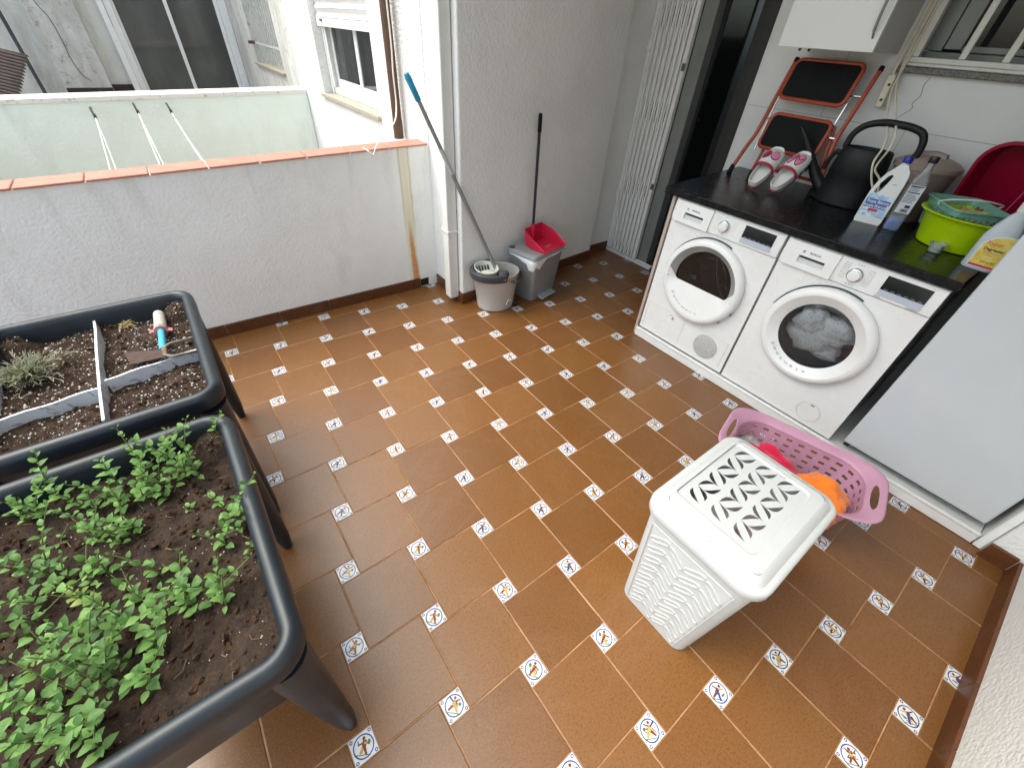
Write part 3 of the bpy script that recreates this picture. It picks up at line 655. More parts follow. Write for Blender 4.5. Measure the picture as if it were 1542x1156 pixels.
def mint(px, py, h, label, seed, yellow=False, big=1.0):
    rng = random.Random(seed); z0 = HN(px, py)-.004
    t = thing('mint_plant', label, 'plant', (NEAR[0]+px, NEAR[1]+py, z0), group=label+' plants')
    lean = Vector((rng.gauss(0, .42), rng.gauss(0, .42), 0)); H_ = h*rng.uniform(.8, 1.5)+.014
    m = MB(); P = [Vector((0, 0, 0))+lean*(H_*u*u)+Vector((0, 0, H_*u)) for u in (0, .25, .5, .75, 1)]
    m.tube(P, [.0016, .0015, .0013, .0011, .0008], 5); m.build('stem', M_STEM, t)
    m = MB(); npair = max(2, int(H_/.019)); a0 = rng.uniform(0, pi)
    for k in range(npair+1):
        u = .18+.82*k/npair; p = lean*(H_*u*u)+Vector((0, 0, H_*u))
        s = (.012+.012*sin(pi*min(1, .25+u*.62)))*rng.uniform(.62, 1.2)*big
        if k == npair: s *= .62
        el = .25+.5*u if k < npair else .95
        for q in (0, 1):
            a = a0+k*pi/2+q*pi+rng.gauss(0, .22); e = el+rng.gauss(0, .18)
            dv = Vector((cos(a)*cos(e), sin(a)*cos(e), sin(e)))
            leaf(m, p+Vector((cos(a), sin(a), .2))*.003, dv, Vector((0, 0, 1)) if e < 1.2 else Vector((cos(a), sin(a), 0)), s*1.0, s*.37, rng.uniform(.15, .5))
    m.build('leaves', M_YLEAF if yellow else M_LEAF, t, angle=180)
MINT = {
 'mint sprig along the back edge of the near planter': [(.143,.268,.1),(.163,.28,.1),(.12,.259,.09),(.109,.316,.09),(.14,.229,.07),(.172,.246,.08),(.179,.201,.06),(.098,.247,.07),(.076,.303,.1),(.068,.272,.08),(.024,.279,.09),(.021,.254,.07),(.04,.24,.06),(.023,.218,.05),(.001,.244,.05),(.066,.213,.07),(.085,.222,.07),(.104,.194,.05),(-.027,.242,.05),(-.045,.258,.07),(.055,.232,.06),(.125,.215,.05),(.155,.232,.06)],
 'lone mint sprig in the back right corner of the near planter': [(.243,.315,.05)],
 'mint sprig at the back left of the near planter beside the frame edge': [(-.084,.308,.12),(-.125,.302,.1),(-.124,.283,.08),(-.149,.289,.06),(-.13,.293,.05),(-.10,.27,.05)],
 'mint sprig in the low patch in the middle of the near planter': [(-.031,.159,.05),(-.006,.152,.06),(.016,.126,.05),(.037,.12,.05),(.053,.125,.06),(.022,.102,.04),(-.021,.142,.05),(.03,.14,.05)],
 'mint sprig close to the right rim of the near planter': [(.238,.04,.07),(.246,.02,.06),(.221,.043,.06),(.234,-.007,.05),(.188,-.018,.06),(.202,-.033,.04),(.215,.018,.05)],
 'mint sprig in the patch at the left edge of the near planter': [(-.1,.12,.09),(-.119,.115,.07),(-.096,.1,.07),(-.072,.08,.06),(-.091,.076,.05),(-.12,.071,.07),(-.025,.054,.06),(-.005,.041,.06),(-.034,.036,.05),(-.119,.015,.07),(-.119,-.019,.06),(-.11,.045,.06),(-.015,.06,.05)],
 'large leaved mint sprig on bare soil in the middle of the near planter': [(.081,-.022,.08),(.113,-.068,.08),(.122,-.1,.07),(.088,-.1,.06),(.164,-.128,.07),(.177,-.154,.06),(.159,-.159,.05),(.182,-.182,.04),(.134,-.155,.05),(.12,-.13,.05),(.042,-.055,.05)],
 'mint sprig in the dense clump at the front left of the near planter': [(.014,-.084,.08),(-.013,-.067,.07),(.035,-.113,.08),(.076,-.118,.07),(-.031,-.061,.07),(-.043,-.078,.07),(.052,-.16,.09),(.064,-.177,.08),(-.003,-.133,.09),(-.061,-.105,.08),(-.022,-.142,.09),(.023,-.173,.1),(.007,-.184,.1),(-.015,-.183,.1),(-.036,-.164,.1),(.023,-.216,.09),(.003,-.213,.1),(-.022,-.211,.11),(-.067,-.182,.1),(-.083,-.161,.1),(.048,-.245,.06),(-.007,-.24,.09),(-.03,-.243,.1),(-.052,-.228,.1),(-.033,-.266,.08),(-.06,-.254,.1),(-.10,-.20,.1),(-.10,-.26,.1),(-.13,-.17,.1),(-.12,-.13,.09)],
 'low mint sprig by itself near the front rim of the near planter': [(-.012,-.300,.05)],
 'tiny mint seedling alone on the bare soil of the near planter': [(.242,-.074,.015),(.148,.125,.012),(-.091,.189,.015)]}
s_ = 100
for lab, L_ in MINT.items():
    for (x, y, h) in L_:
        s_ += 1; mint(x, y, h, lab, s_, False, .9 if ('dense' in lab or 'large' in lab or 'front rim' in lab) else .62 if ('tiny' in lab) else .85)
for (x, y, h) in ((-.052, .025, .04), (-.019, -.019, .05)):
    s_ += 1; mint(x, y, h, 'pale yellowish mint sprig left of the middle of the near planter', s_, True, .8)
# ---- far planter contents -----------------------------------------
def m_marble():
    t = NT('marbled white strip'); n = t.noise(7, 5, .6, dist=1.2)
    v = t.ramp(n, [(.485, 0), (.5, 1), (.515, 0)]); cl = t.ramp(t.noise(5, 4), [(.35, srgb(212, 216, 220)), (.7, srgb(184, 190, 198))])
    t.base(t.mix(t.math('MULTIPLY', v, .8), cl, srgb(90, 94, 100))).rough(.3); return t.m
M_MARB = m_marble()
def strip(p, q, zt, label, h=.09, th=.007):
    p, q = Vector(p), Vector(q); c = (p+q)/2; l = (q-p).length; a = atan2(q.y-p.y, q.x-p.x)
    m = MB(); n = 8
    m.loft([[(-l/2+l*k/n, -th/2+.0012*sin(k), 0), (-l/2+l*k/n, th/2+.0012*sin(k), 0), (-l/2+l*k/n, th/2+.0012*sin(k), h-.006*(sin(k*1.7)*.3)), (-l/2+l*k/n, -th/2+.0012*sin(k), h-.006*(sin(k*1.7)*.3))] for k in range(n+1)])
    o = m.build('divider', M_MARB, smooth=False, loc=(c.x, c.y, zt-h)); o.rotation_euler = (0, 0, a); return tag(o, label, 'divider', 'marbled dividers in the far planter')
strip((-.541, .555), (-.523, -.055), .622, 'marbled white divider strip running front to back through the far planter soil')
strip((-.516, .140), (-.275, .175), .622, 'marbled white divider strip under the hoe, at the right of the far planter')
strip((-.775, .083), (-.534, .110), .622, 'marbled white divider strip at the left of the far planter below the dead lavender')
strip((-.785, .50), (-.765, .12), .622, 'marbled white divider strip at the left frame edge behind the dead lavender')
def m_lav():
    return m_leaf('grey green lavender', srgb(104, 106, 90), srgb(148, 146, 126))
rng = random.Random(2); m = MB(); st = MB()
for k in range(130):
    a = rng.uniform(0, 6.28); r = abs(rng.gauss(0, .042)); bx, by = rng.gauss(0, .030), rng.gauss(0, .030)
    e = Vector((bx+cos(a)*r*1.0, by+sin(a)*r*1.0, rng.uniform(.015, .06))); b = Vector((bx*.3, by*.3, 0)); mid = (b+e)/2+Vector((0, 0, .018))
    P = smooth_path([b, mid, e], 4); st.tube(P, .0011, 4)
    for q in range(7):
        p = P[2+q % (len(P)-2)]; dv = (e-b).normalized()+Vector((rng.gauss(0, .5), rng.gauss(0, .5), rng.gauss(.1, .4)))
        leaf(m, p, dv, Vector((0, 0, 1)), rng.uniform(.014, .026), .0016, .3)
lv = thing('dead_lavender', 'dry grey green lavender clump in the far planter', 'plant', (-.705, .315, .585))
m.build('leaves', m_lav(), lv, angle=180); st.build('stems', simple('grey stem', srgb(128, 122, 104), .9, .2, 90), lv)
m = MB()
for k in range(30):
    a = rng.uniform(0, 6.28); r = rng.uniform(.008, .032)
    m.tube([(rng.gauss(0, .012), rng.gauss(0, .008), .0), (cos(a)*r*.6, sin(a)*r*.5, rng.uniform(.006, .02)), (cos(a)*r*1.2, sin(a)*r*.8, rng.uniform(.0, .02))], .0013, 4)
tag(m.build('dry_weed', simple('straw weed', srgb(190, 168, 120), .9, .2, 90), loc=(-.464, .525, .582)), 'little dry straw coloured weed lying on the soil behind the hoe', 'weed')
ho = thing('hand_hoe', 'rusty hand hoe with grey grip and blue shaft lying in the far planter', 'garden tool', (-.36, .30, .600))
m = MB(); m.tube([(.004, .215, .012), (.003, .205, .012), (.002, .13, .012), (0, .092, .012), (0, .085, .012)], [.010, .0165, .0185, .0195, .013], 14); m.build('grip', simple('worn grey rubber', srgb(176, 170, 162), .7, .25, 50), ho)
m = MB(); m.lathe([(.011, -.002), (.0205, 0), (.0215, .006), (.0205, .010), (.012, .012)], 16, (0, .074, .012), axis='y'); g_ = m.build('collar', simple('dirty pink collar', srgb(186, 140, 130), .7, .3, 60), ho)
m = MB(); m.tube([(0, .078, .012), (-.002, .0, .014), (-.004, -.065, .016)], .0105, 12); m.build('shaft', simple('sky blue paint', srgb(70, 168, 208), .35, .15, 40), ho)
m = MB(); m.loft([[(-.11, -.01, .012), (-.11, -.01, .015), (-.085, -.125, .031), (-.085, -.125, .028)], [(-.005, -.07, .02), (-.005, -.07, .023), (.006, -.14, .034), (.006, -.14, .031)]]); m.build('blade', simple('rusty steel', srgb(70, 48, 40), .8, .45, 45, .3, 160), ho, bevel=.003)
for s in (0, 1):
    m = MB(); m.tube(smooth_path([(0, -.085 if s == 0 else -.118, .03), (.02, -.062 if s == 0 else -.142, .03), (.055, -.052 if s == 0 else -.14, .026), (.097, -.035 if s == 0 else -.128, .016)], 5), [.005]*10+[.004]*5+[.002], 6); m.build('prong', simple('worn grey steel', srgb(130, 122, 112), .5, .3, 60, metal=.4), ho)
m = MB(); m.box(-.004, .01, -.12, -.07, .022, .034); m.build('tang', simple('rusty tang', srgb(110, 84, 66), .8, .3, 60), ho, bevel=.003)
for s in (-1, 1):
    m = MB(); m.loft([[(s*.012, .068, .012), (s*.012, .085, .018), (s*.012, .083, .006)], [(s*.034, .075+(.012 if s < 0 else -.016), .010), (s*.036, .092+(.012 if s < 0 else -.016), .014), (s*.034, .09+(.012 if s < 0 else -.016), .004)]]); m.build('wing', simple('faded red plastic', srgb(176, 92, 90), .6, .25, 60), ho, bevel=.002)
# ================================================================== LAUNDRY CORNER
M_APP = simple('white appliance enamel', (.76, .765, .765, 1), .28, .04, 8, coat=.15)
M_PLW = simple('white glossy plastic', (.77, .775, .77, 1), .32, .05, 12)
M_BLK = simple('black gloss panel', (.008, .009, .012, 1), .12, .2, 20)
M_CHR = simple('chrome trim', (.62, .63, .64, 1), .18, .1, 30, metal=1)
M_SIL = simple('pale silver film', srgb(176, 184, 198), .35, .05, 20)
M_GTX = simple('grey print', (.20, .21, .22, 1), .6)
M_LTX = simple('pale embossed print', (.55, .56, .57, 1), .5)
M_SLOT = simple('shadow gap', (.03, .03, .03, 1), .8)
M_DRUM = simple('drum steel', (.7, .71, .72, 1), .5, .2, 12)
M_RUB = simple('dark grey rubber seal', (.10, .104, .108, 1), .55)
def m_thin(name, tint, refl=.5, milk=0):
    t = NT(name); tr = t.n('BsdfTransparent'); tr.inputs[0].default_value = tint
    gl = t.n('BsdfGlossy'); gl.inputs['Roughness'].default_value = .03; fr = t.n('Fresnel'); fr.inputs[0].default_value = 1.5
    f = t.math('MULTIPLY_ADD', fr.outputs[0], refl, .01)
    mx = t.n('MixShader'); t.set(mx.inputs[0], f); t.t.links.new(tr.outputs[0], mx.inputs[1]); t.t.links.new(gl.outputs[0], mx.inputs[2]); last = mx.outputs[0]
    if milk:
        t.base((.75, .77, .78, 1)).rough(.35); m2 = t.n('MixShader'); m2.inputs[0].default_value = milk; t.t.links.new(last, m2.inputs[1]); t.t.links.new(t.p.outputs[0], m2.inputs[2]); last = m2.outputs[0]
    t.t.links.new(last, t.out.inputs[0]); return t.m
M_DOORG = m_thin('smoked door glass', (.74, .76, .77, 1), .9)
M_DOORG2 = m_thin('smoked dryer glass', (.5, .49, .49, 1), .9)
def circ(r, n=48, cx=0, cz=0, a0=0): return [(cx+r*cos(2*pi*k/n+a0), cz+r*sin(2*pi*k/n+a0)) for k in range(n)]
# plate drawn in x/z, extruded along y: map (x, y2d, z2d) -> (x, y, z)
XZ = lambda y0: Matrix(((1, 0, 0, 0), (0, 0, -1, y0), (0, 1, 0, 0), (0, 0, 0, 1)))
def front_text(s, size, x, z, y, mat, parent, rot=0, **k):
    return lettering(s, size, Matrix.Translation((x, y, z)) @ Matrix.Rotation(rot, 4, (0, 1, 0)) @ Matrix.Rotation(pi/2, 4, (1, 0, 0)), mat, parent, .0004, **k)
def machine(kind, label, loc, tilt=0):
    t = thing(kind, label, 'washing machine' if kind == 'washing_machine' else 'dryer', loc, -pi/2)
    Wd, Hh, Dp = .592, .805, .56; cx, cz, ho = .300, .440, .178
    m = MB()
    m.box(.004, .012, .022, Dp, 0, Hh); m.box(Wd-.012, Wd-.004, .022, Dp, 0, Hh); m.box(.012, Wd-.012, .03, Dp, Hh-.01, Hh); m.box(.012, Wd-.012, .03, Dp, 0, .01); m.box(.012, Wd-.012, Dp-.01, Dp, .0101, Hh-.0101)
    m.build('casing', M_APP, t, bevel=.003)
    outer = [(.002, .004), (Wd-.002, .004), (Wd-.002, .688), (.002, .688)]
    me = flat_shape([outer, circ(ho, 56, cx, cz)], .009); me.transform(XZ(.010)); me.materials.append(M_APP); mobj('front_panel', me, t, smooth=False, bevel=.003)
    # control strip
    m = MB(); m.loft([[(x, .0205, .691), (x, -.006, .691), (x, -.008, .72), (x, .002, .800), (x, .0205, .803)] for x in (.002, Wd-.002)]); m.build('control_strip', M_PLW, t, bevel=.003)
    yz = lambda z: -.008+.010*(z-.72)/.08     # face of the strip
    me = flat_shape([[(.018, .695), (.226, .695), (.226, .797), (.018, .797)], [(.076, .718), (.186, .718), (.186, .748), (.076, .748)]], .004)
    me.transform(XZ(0) ); me.transform(Matrix.Translation((0, -.006, 0)) @ Matrix.Shear('XZ', 4, (0, 0)))
    for v in me.vertices: v.co.y += yz(v.co.z)+.006-.004
    me.materials.append(M_PLW); dr = mobj('detergent_drawer', me, t, smooth=False, bevel=.0012)
    m = MB(); m.hexa([(.076, yz(.718)-.0015, .718), (.186, yz(.718)-.0015, .718), (.186, yz(.718)+.01, .718), (.076, yz(.718)+.01, .718), (.076, yz(.748)+.0005, .749), (.186, yz(.748)+.0005, .749), (.186, yz(.748)+.01, .749), (.076, yz(.748)+.01, .749)]); m.build('grip_recess', M_LTX, dr, smooth=False)
    m = MB(); m.box(.08, .182, yz(.74)-.0022, yz(.74)-.0005, .737, .7485); m.build('grip_shadow', M_SLOT, dr, smooth=False)
    front_text('BOSCH', .0125, .135, .766, yz(.766)-.0088, M_GTX, dr, spacing=1.15, bold=.0003)
    m = MB(); c_ = [(.088+.0052*cos(a), yz(.766)-.0092, .766+.0052*sin(a)) for a in [2*pi*k/16 for k in range(16)]]; m.tube(c_, .0007, 5, closed=True); m.box(.0855, .0865, yz(.766)-.0095, yz(.766)-.0088, .7635, .7685); m.box(.0895, .0905, yz(.766)-.0095, yz(.766)-.0088, .7635, .7685); m.box(.0866, .0894, yz(.766)-.0095, yz(.766)-.0088, .7656, .7664); m.build('emblem', M_GTX, dr)
    m = MB(); m.box(.231, .2325, yz(.75)-.001, yz(.75)+.002, .694, .797); m.build('drawer_gap', M_SLOT, t, smooth=False) if False else None
    # dial
    dx, dz = .302, .744
    m = MB(); m.lathe([(.028, 0), (.029, -.006), (.027, -.011), (.0225, -.0125)], 36, (dx, yz(dz)-.0005, dz), axis='y'); dl_ = m.build('dial', M_CHR, t, angle=60)
    m = MB(); m.lathe([(.0225, -.010), (.022, -.019), (.018, -.021), (0.0005, -.0205)], 36, (dx, yz(dz), dz), axis='y'); m.build('dial_cap', M_PLW, dl_, angle=60)
    rng = random.Random(len(kind)); m = MB()
    def tick(x, z, w_): m.box(x, x+w_, yz(z)-.0006, yz(z)+.001, z-.0009, z+.0009)
    for k in range(8):
        z = .778-.0085*k
        for q in range(3): tick(.247+q*.0085, z+.002, rng.uniform(.004, .0075))
        for q in range(3): tick(.339+q*.0085, z-.001, rng.uniform(.004, .0075))
    for k in range(3): tick(.290+.01*k, .785, .006); tick(.285+.012*k, .704, .007)
    tick(.545, .79, .004); tick(.555, .79, .003); m.build('programme_print', M_LTX if kind != 'washing_machine' else M_GTX, t, smooth=False)
    # display
    m = MB(); x0, x1 = .402, .552
    m.hexa([(x0, yz(.729)-.002, .729), (x1, yz(.729)-.002, .729), (x1, yz(.729)+.003, .729), (x0, yz(.729)+.003, .729), (x0, yz(.783)-.002, .783), (x1, yz(.783)-.002, .783), (x1, yz(.783)+.003, .783), (x0, yz(.783)+.003, .783)]); di = m.build('display', M_BLK, t, smooth=False)
    m = MB(); z0, z1 = .706, .7288
    m.hexa([(x0, yz(z0)-.002, z0), (x1, yz(z0)-.002, z0), (x1, yz(z0)+.003, z0), (x0, yz(z0)+.003, z0), (x0, yz(z1)-.002, z1), (x1, yz(z1)-.002, z1), (x1, yz(z1)+.003, z1), (x0, yz(z1)+.003, z1)]); m.build('button_film', M_SIL, di, smooth=False)
    m = MB()
    for k in range(6): m.box(x0+.012+k*.023, x0+.026+k*.023, yz(.735)-.0028, yz(.735)-.001, .7328, .7338); m.box(x0+.015+k*.023, x0+.020+k*.023, yz(.73)-.0028, yz(.73)-.001, .7262, .7282)
    m.build('button_print', M_SIL, di, smooth=False)
    if kind == 'washing_machine':
        front_text('SERIE 6', .0075, .41, .699, yz(.699)-.001, M_GTX, t); front_text('VARIOPERFECT', .0065, .53, .699, yz(.699)-.001, M_GTX, t)
    # door
    dn = 56
    m = MB(); m.lathe([(.225, .002), (.231, -.012), (.230, -.022), (.222, -.034), (.208, -.040), (.198, -.0395)] , dn, (cx, 0, cz), axis='y', caps=(False, False))
    ring_ = m.build('door', M_PLW, t, angle=60)
    m = MB(); a0, a1 = rad(70), rad(165)
    m.tube([(cx-.234*cos(a0+(a1-a0)*k/20+pi), -.004, cz+.234*sin(a0+(a1-a0)*k/20)) for k in range(21)], .003, 6); m.build('door_gap', M_SLOT, ring_)
    if kind == 'washing_machine':
        m = MB(); m.lathe([(.1985, -.0395), (.192, -.036), (.160, -.016), (.153, -.012)], dn, (cx, 0, cz), axis='y', caps=(False, False)); m.build('door_inner_ring', M_PLW, ring_, angle=60)
        m = MB(); m.lathe([(.154, -.013), (.152, .004), (.150, .012)], dn, (cx, 0, cz), axis='y', caps=(False, False)); m.build('seal', M_RUB, ring_)
        m = MB(); m.lathe([(.152, -.008), (.13, -.014), (.08, -.020), (.03, -.023), (.0005, -.0232)], dn, (cx, 0, cz), axis='y', caps=(False, False)); m.build('door_glass', M_DOORG, ring_, angle=80)
        rr = .177; aw = 12
    else:
        # white scoop below, glass above
        m = MB(); n = 40; zc = cz-.020
        top = []; pl = .198
        rim = [(cx+pl*cos(a), -.0385, cz+pl*sin(a)) for a in [rad(-180-8)+rad(196)*k/n for k in range(n+1)]]
        inn = [(cx+.150*cos(a), -.006, cz-.036) for a in [rad(-180-8)+rad(196)*k/n for k in range(n+1)]]
        m.loft([rim, inn], closed=False); m.build('door_scoop', M_PLW, ring_, angle=60)
        m = MB(); rim2 = [(cx+.198*cos(a), -.0385, cz+.198*sin(a)) for a in [rad(-10)+rad(200)*k/n for k in range(n+1)]]; inn2 = [(cx+.162*cos(a), -.012, cz+.166*sin(a)) for a in [rad(-10)+rad(200)*k/n for k in range(n+1)]]
        m.loft([rim2, inn2], closed=False); m.build('door_inner_ring', simple('smoky clear plastic', (.30, .305, .31, 1), .15, .2, 8), ring_, angle=60)
        pts = [(cx+.165*cos(a), cz+.168*sin(a)) for a in [rad(-13)+rad(206)*k/n for k in range(n+1)]]; pts = [(x, max(z, cz-.0365)) for x, z in pts]
        m = MB(); m.add([(x, -.006, z) for x, z in pts], [list(range(n+1))]); m.build('door_glass', M_DOORG2, ring_, smooth=False)
        m = MB(); m.tube(smooth_path([(cx+.02, -.004, cz+.163), (cx+.05, -.002, cz+.09), (cx+.08, .0, cz+.03), (cx+.135, .002, cz-.03)]), .006, 6); m.tube(smooth_path([(cx+.05, -.004, cz+.155), (cx+.10, -.002, cz+.09), (cx+.14, .0, cz+.01)]), .004, 6); m.build('glass_rib', M_DOORG2, ring_)
    # EXCLUSIV around the lower left of the ring
    word = 'EXCLUSIV'
    for k, ch in enumerate(word):
        a = rad(-142+k*(66/7)); rw = .172
        me = text_mesh(ch, .026, .0006, bold=.0002)
        yy = -.0275 if kind == 'washing_machine' else -.030
        me.transform(Matrix.Translation((cx+rw*cos(a), yy-.004, cz+rw*sin(a))) @ Matrix.Rotation(-(a+pi/2), 4, (0, 1, 0)) @ Matrix.Rotation(rad(24), 4, (1, 0, 0)) @ Matrix.Rotation(pi/2, 4, (1, 0, 0))); me.materials.append(M_LTX); mobj('lettering', me, ring_, smooth=False)
    # drum
    m = MB(); m.lathe([(ho-.002, .021), (.17, .03), (.21, .05), (.225, .12), (.22, .33), (.12, .36), (.0005, .362)], dn, (cx, 0, cz), axis='y', caps=(False, True)); m.build('drum', M_DRUM if kind == 'washing_machine' else simple('dark drum', (.06, .055, .052, 1), .4, .3, 40, metal=.6), t, angle=50)
    if kind == 'washing_machine':
        m = MB(); ln = 30
        def blob(c, r, sd, sq=(1, 1, 1)):
            R_ = []
            for i in range(19):
                th = pi*i/18; rg = []
                for j in range(ln):
                    ph = 2*pi*j/ln; v = Vector((sin(th)*cos(ph), sin(th)*sin(ph), cos(th)))
                    k = r*(1+.34*noise.noise(v*1.9+Vector((sd, 0, 0)))+.22*abs(noise.noise(v*4.5+Vector((0, sd, 0)))))
                    rg.append((c[0]+v.x*k*sq[0], c[1]+v.y*k*sq[1], c[2]+v.z*k*sq[2]))
                R_.append(rg)
            m.loft(R_)
        blob((cx-.02, .09, cz-.03), .10, 3, (1.25, .8, .8)); blob((cx-.055, .06, cz+.04), .075, 9, (.9, .8, .9)); blob((cx+.05, .08, cz+.03), .082, 14, (1.1, .8, .7)); blob((cx+.045, .07, cz-.08), .055, 21, (1.2, .8, .6))
        tcl = NT('speckled white laundry'); vor = tcl.n('TexVoronoi'); tcl.set(vor.inputs[0], tcl.coord()); vor.inputs['Scale'].default_value = 90
        tcl.base(tcl.mix(tcl.ramp(vor.outputs['Distance'], [(.18, 1), (.3, 0)]), (.74, .74, .73, 1), (.36, .38, .44, 1))).rough(.9); tcl.bump(tcl.noise(40, 4), .4, .006)
        m.build('laundry', tcl.m, t, angle=180)
        m = MB(); m.tube([(.452+.052*cos(2*pi*k/40), .0005, .078+.053*sin(2*pi*k/40)) for k in range(40)], .0016, 5, closed=True); m.build('filter_cover_gap', M_LTX, t)
        m = MB(); m.box(.445, .463, -.001, .003, .116, .124); m.build('filter_latch', M_GTX, t, bevel=.001)
    else:
        m = MB(); g_ = .0014
        for (a, b, c, d_) in ((.02, .565, .190, .190+g_), (.0195, .0195+g_, .03, .19), (.565, .565+g_, .03, .19), (.285, .285+g_, .03, .189)): m.box(a, b, -.0004, .004, c, d_)
        m.build('flap_gap', M_LTX, t, smooth=False)
        m = MB(); m.lathe([(.072, .001), (.072, -.002), (.068, -.003), (.0005, -.003)], 40, (.452, 0, .105), axis='y')
        tg = NT('perforated grey grille'); vv = tg.n('TexVoronoi'); tg.set(vv.inputs[0], tg.coord()); vv.inputs['Scale'].default_value = 210
        tg.base(tg.mix(tg.ramp(vv.outputs['Distance'], [(.25, 1), (.5, 0)]), (.50, .50, .50, 1), (.24, .24, .24, 1))).rough(.6)
        m.build('air_grille', tg.m, t)
        m = MB(); m.tube(smooth_path([(.185, -.002, .178), (.205, -.008, .176), (.212, -.008, .165), (.200, -.003, .160)]), .003, 6); m.build('latch', M_CHR, t)
        m = MB()
        for a in (-22, -42): m.box(cx+.228*cos(rad(a))-.004, cx+.228*cos(rad(a))+.006, -.02, -.008, cz+.228*sin(rad(a))-.006, cz+.228*sin(rad(a))+.006)
        m.build('hinge_gap', M_SLOT, ring_)
    m = MB()
    for x in (.04, .55): m.lathe([(.018, -.012), (.018, 0)], 12, (x, .05, 0))
    m.build('feet', M_SLOT, t)
    return t
machine('tumble_dryer', 'white tumble dryer with a dark half round porthole and grey round air grille', (1.975, -.030, .065))
machine('washing_machine', 'white washing machine with pale laundry behind its round glass, next to the fridge', (1.975, -.630, .062))
# plinth
M_PLI = simple('white step paint', (.74, .745, .74, 1), .5, .08, 9, .1, 40)
m = MB(); m.box(0, .85, -1.818, -.022, .001, .048); m.box(-.004, .012, -1.818, -.022, .049, .064); tag(m.build('white_step', M_PLI, bevel=.004, loc=(1.958, 0, 0)), 'low white step on the floor carrying the dryer, washing machine and fridge', 'step')
# worktop
def m_slate():
    t = NT('black slate laminate'); n = t.noise(6, 6, .65, dist=1.6); v = t.ramp(n, [(.488, 0), (.5, 1), (.512, 0)])
    n2 = t.noise(40, 6, .7, dist=.8)
    c = t.mix(t.math('MULTIPLY', v, t.ramp(t.noise(3, 3), [(.45, 0), (.7, .35)])), (.006, .0065, .007, 1), (.10, .105, .11, 1)); c = t.mix(t.math('MULTIPLY', t.ramp(n2, [(.52, 0), (.6, 1)]), .10), c, (.12, .13, .14, 1))
    t.base(c); t.rough(t.math('MULTIPLY_ADD', t.noise(25, 5), .18, .16)); t.p.inputs['Specular IOR Level'].default_value = .2; t.bump(n2, .08, .001); return t.m
M_SLATE = m_slate()
wt = thing('worktop', 'black slate look worktop with a thin side panel over the dryer and washing machine', 'worktop', (1.955, 0, .872))
m = MB(); m.prism([(0, .045), (0, -1.237), (.842, -1.237), (.842, .118)], 0, .034); m.build('top', M_SLATE, wt, bevel=.004)
m = MB(); m.box(.02, .60, -.0195, -.002, -.868, -.001); m.build('side_panel', simple('faded pinkish board', srgb(178, 162, 152), .6, .15, 10), wt, smooth=False)
H0 = .9065
# fridge
fr_ = thing('fridge', 'tall pale grey fridge on the white step at the right, with a dark side', 'fridge', (1.975, -1.268, .055))
m = MB(); m.box(.052, .62, -.532, -.002, .03, 1.70); m.build('casing', simple('dark fridge side', (.012, .012, .013, 1), .5), fr_, bevel=.004)
m = MB(); m.box(0, .048, -.532, -.001, .045, 1.70); m.build('door', simple('pale grey fridge door', (.55, .58, .61, 1), .38, .04, 6, .05, 500), fr_, bevel=.006, seg=3)
m = MB(); m.box(.008, .04, -.03, -.006, .022, .044); m.build('hinge', simple('black hinge', (.02, .02, .02, 1), .4), fr_, bevel=.003)
m = MB()
for y in (-.05, -.48): m.lathe([(.016, -.006), (.016, .03)], 12, (.09, y, 0))
m.build('feet', M_SLOT, fr_)
# wall cabinet
wc = thing('wall_cabinet', 'white wall cabinet with a thin grey bow handle above the stepladder', 'cabinet', (2.48, -.01, 1.50))
m = MB(); m.box(.019, .318, -.415, 0, 0, .75); m.build('carcass', simple('cabinet board', (.55, .55, .53, 1), .5, .05), wc, bevel=.001)
m = MB(); m.box(0, .0185, -.417, .002, -.001, .75); d_ = m.build('door', simple('white cabinet front', (.74, .75, .72, 1), .3, .04, 6), wc, bevel=.002)
m = MB(); m.tube(smooth_path([(0, -.392, .045), (-.014, -.39, .07), (-.026, -.39, .12), (-.026, -.39, .17), (-.014, -.39, .22), (0, -.392, .245)]), [.004]*8+[.006]*25+[.004]*8, 8); m.build('handle', M_GAL, d_)
for y, c, l in ((-.055, srgb(46, 96, 84), 'small green peg tip poking out under the white cabinet'), (-.10, srgb(24, 26, 28), 'small black peg tip poking out under the white cabinet')):
    m = MB(); m.tube([(0, 0, -.001), (0, 0, -.012)], [.008, .005], 8); tag(m.build('hook', simple('peg tip', c, .5), loc=(2.62, y, 1.499)), l, 'hook')
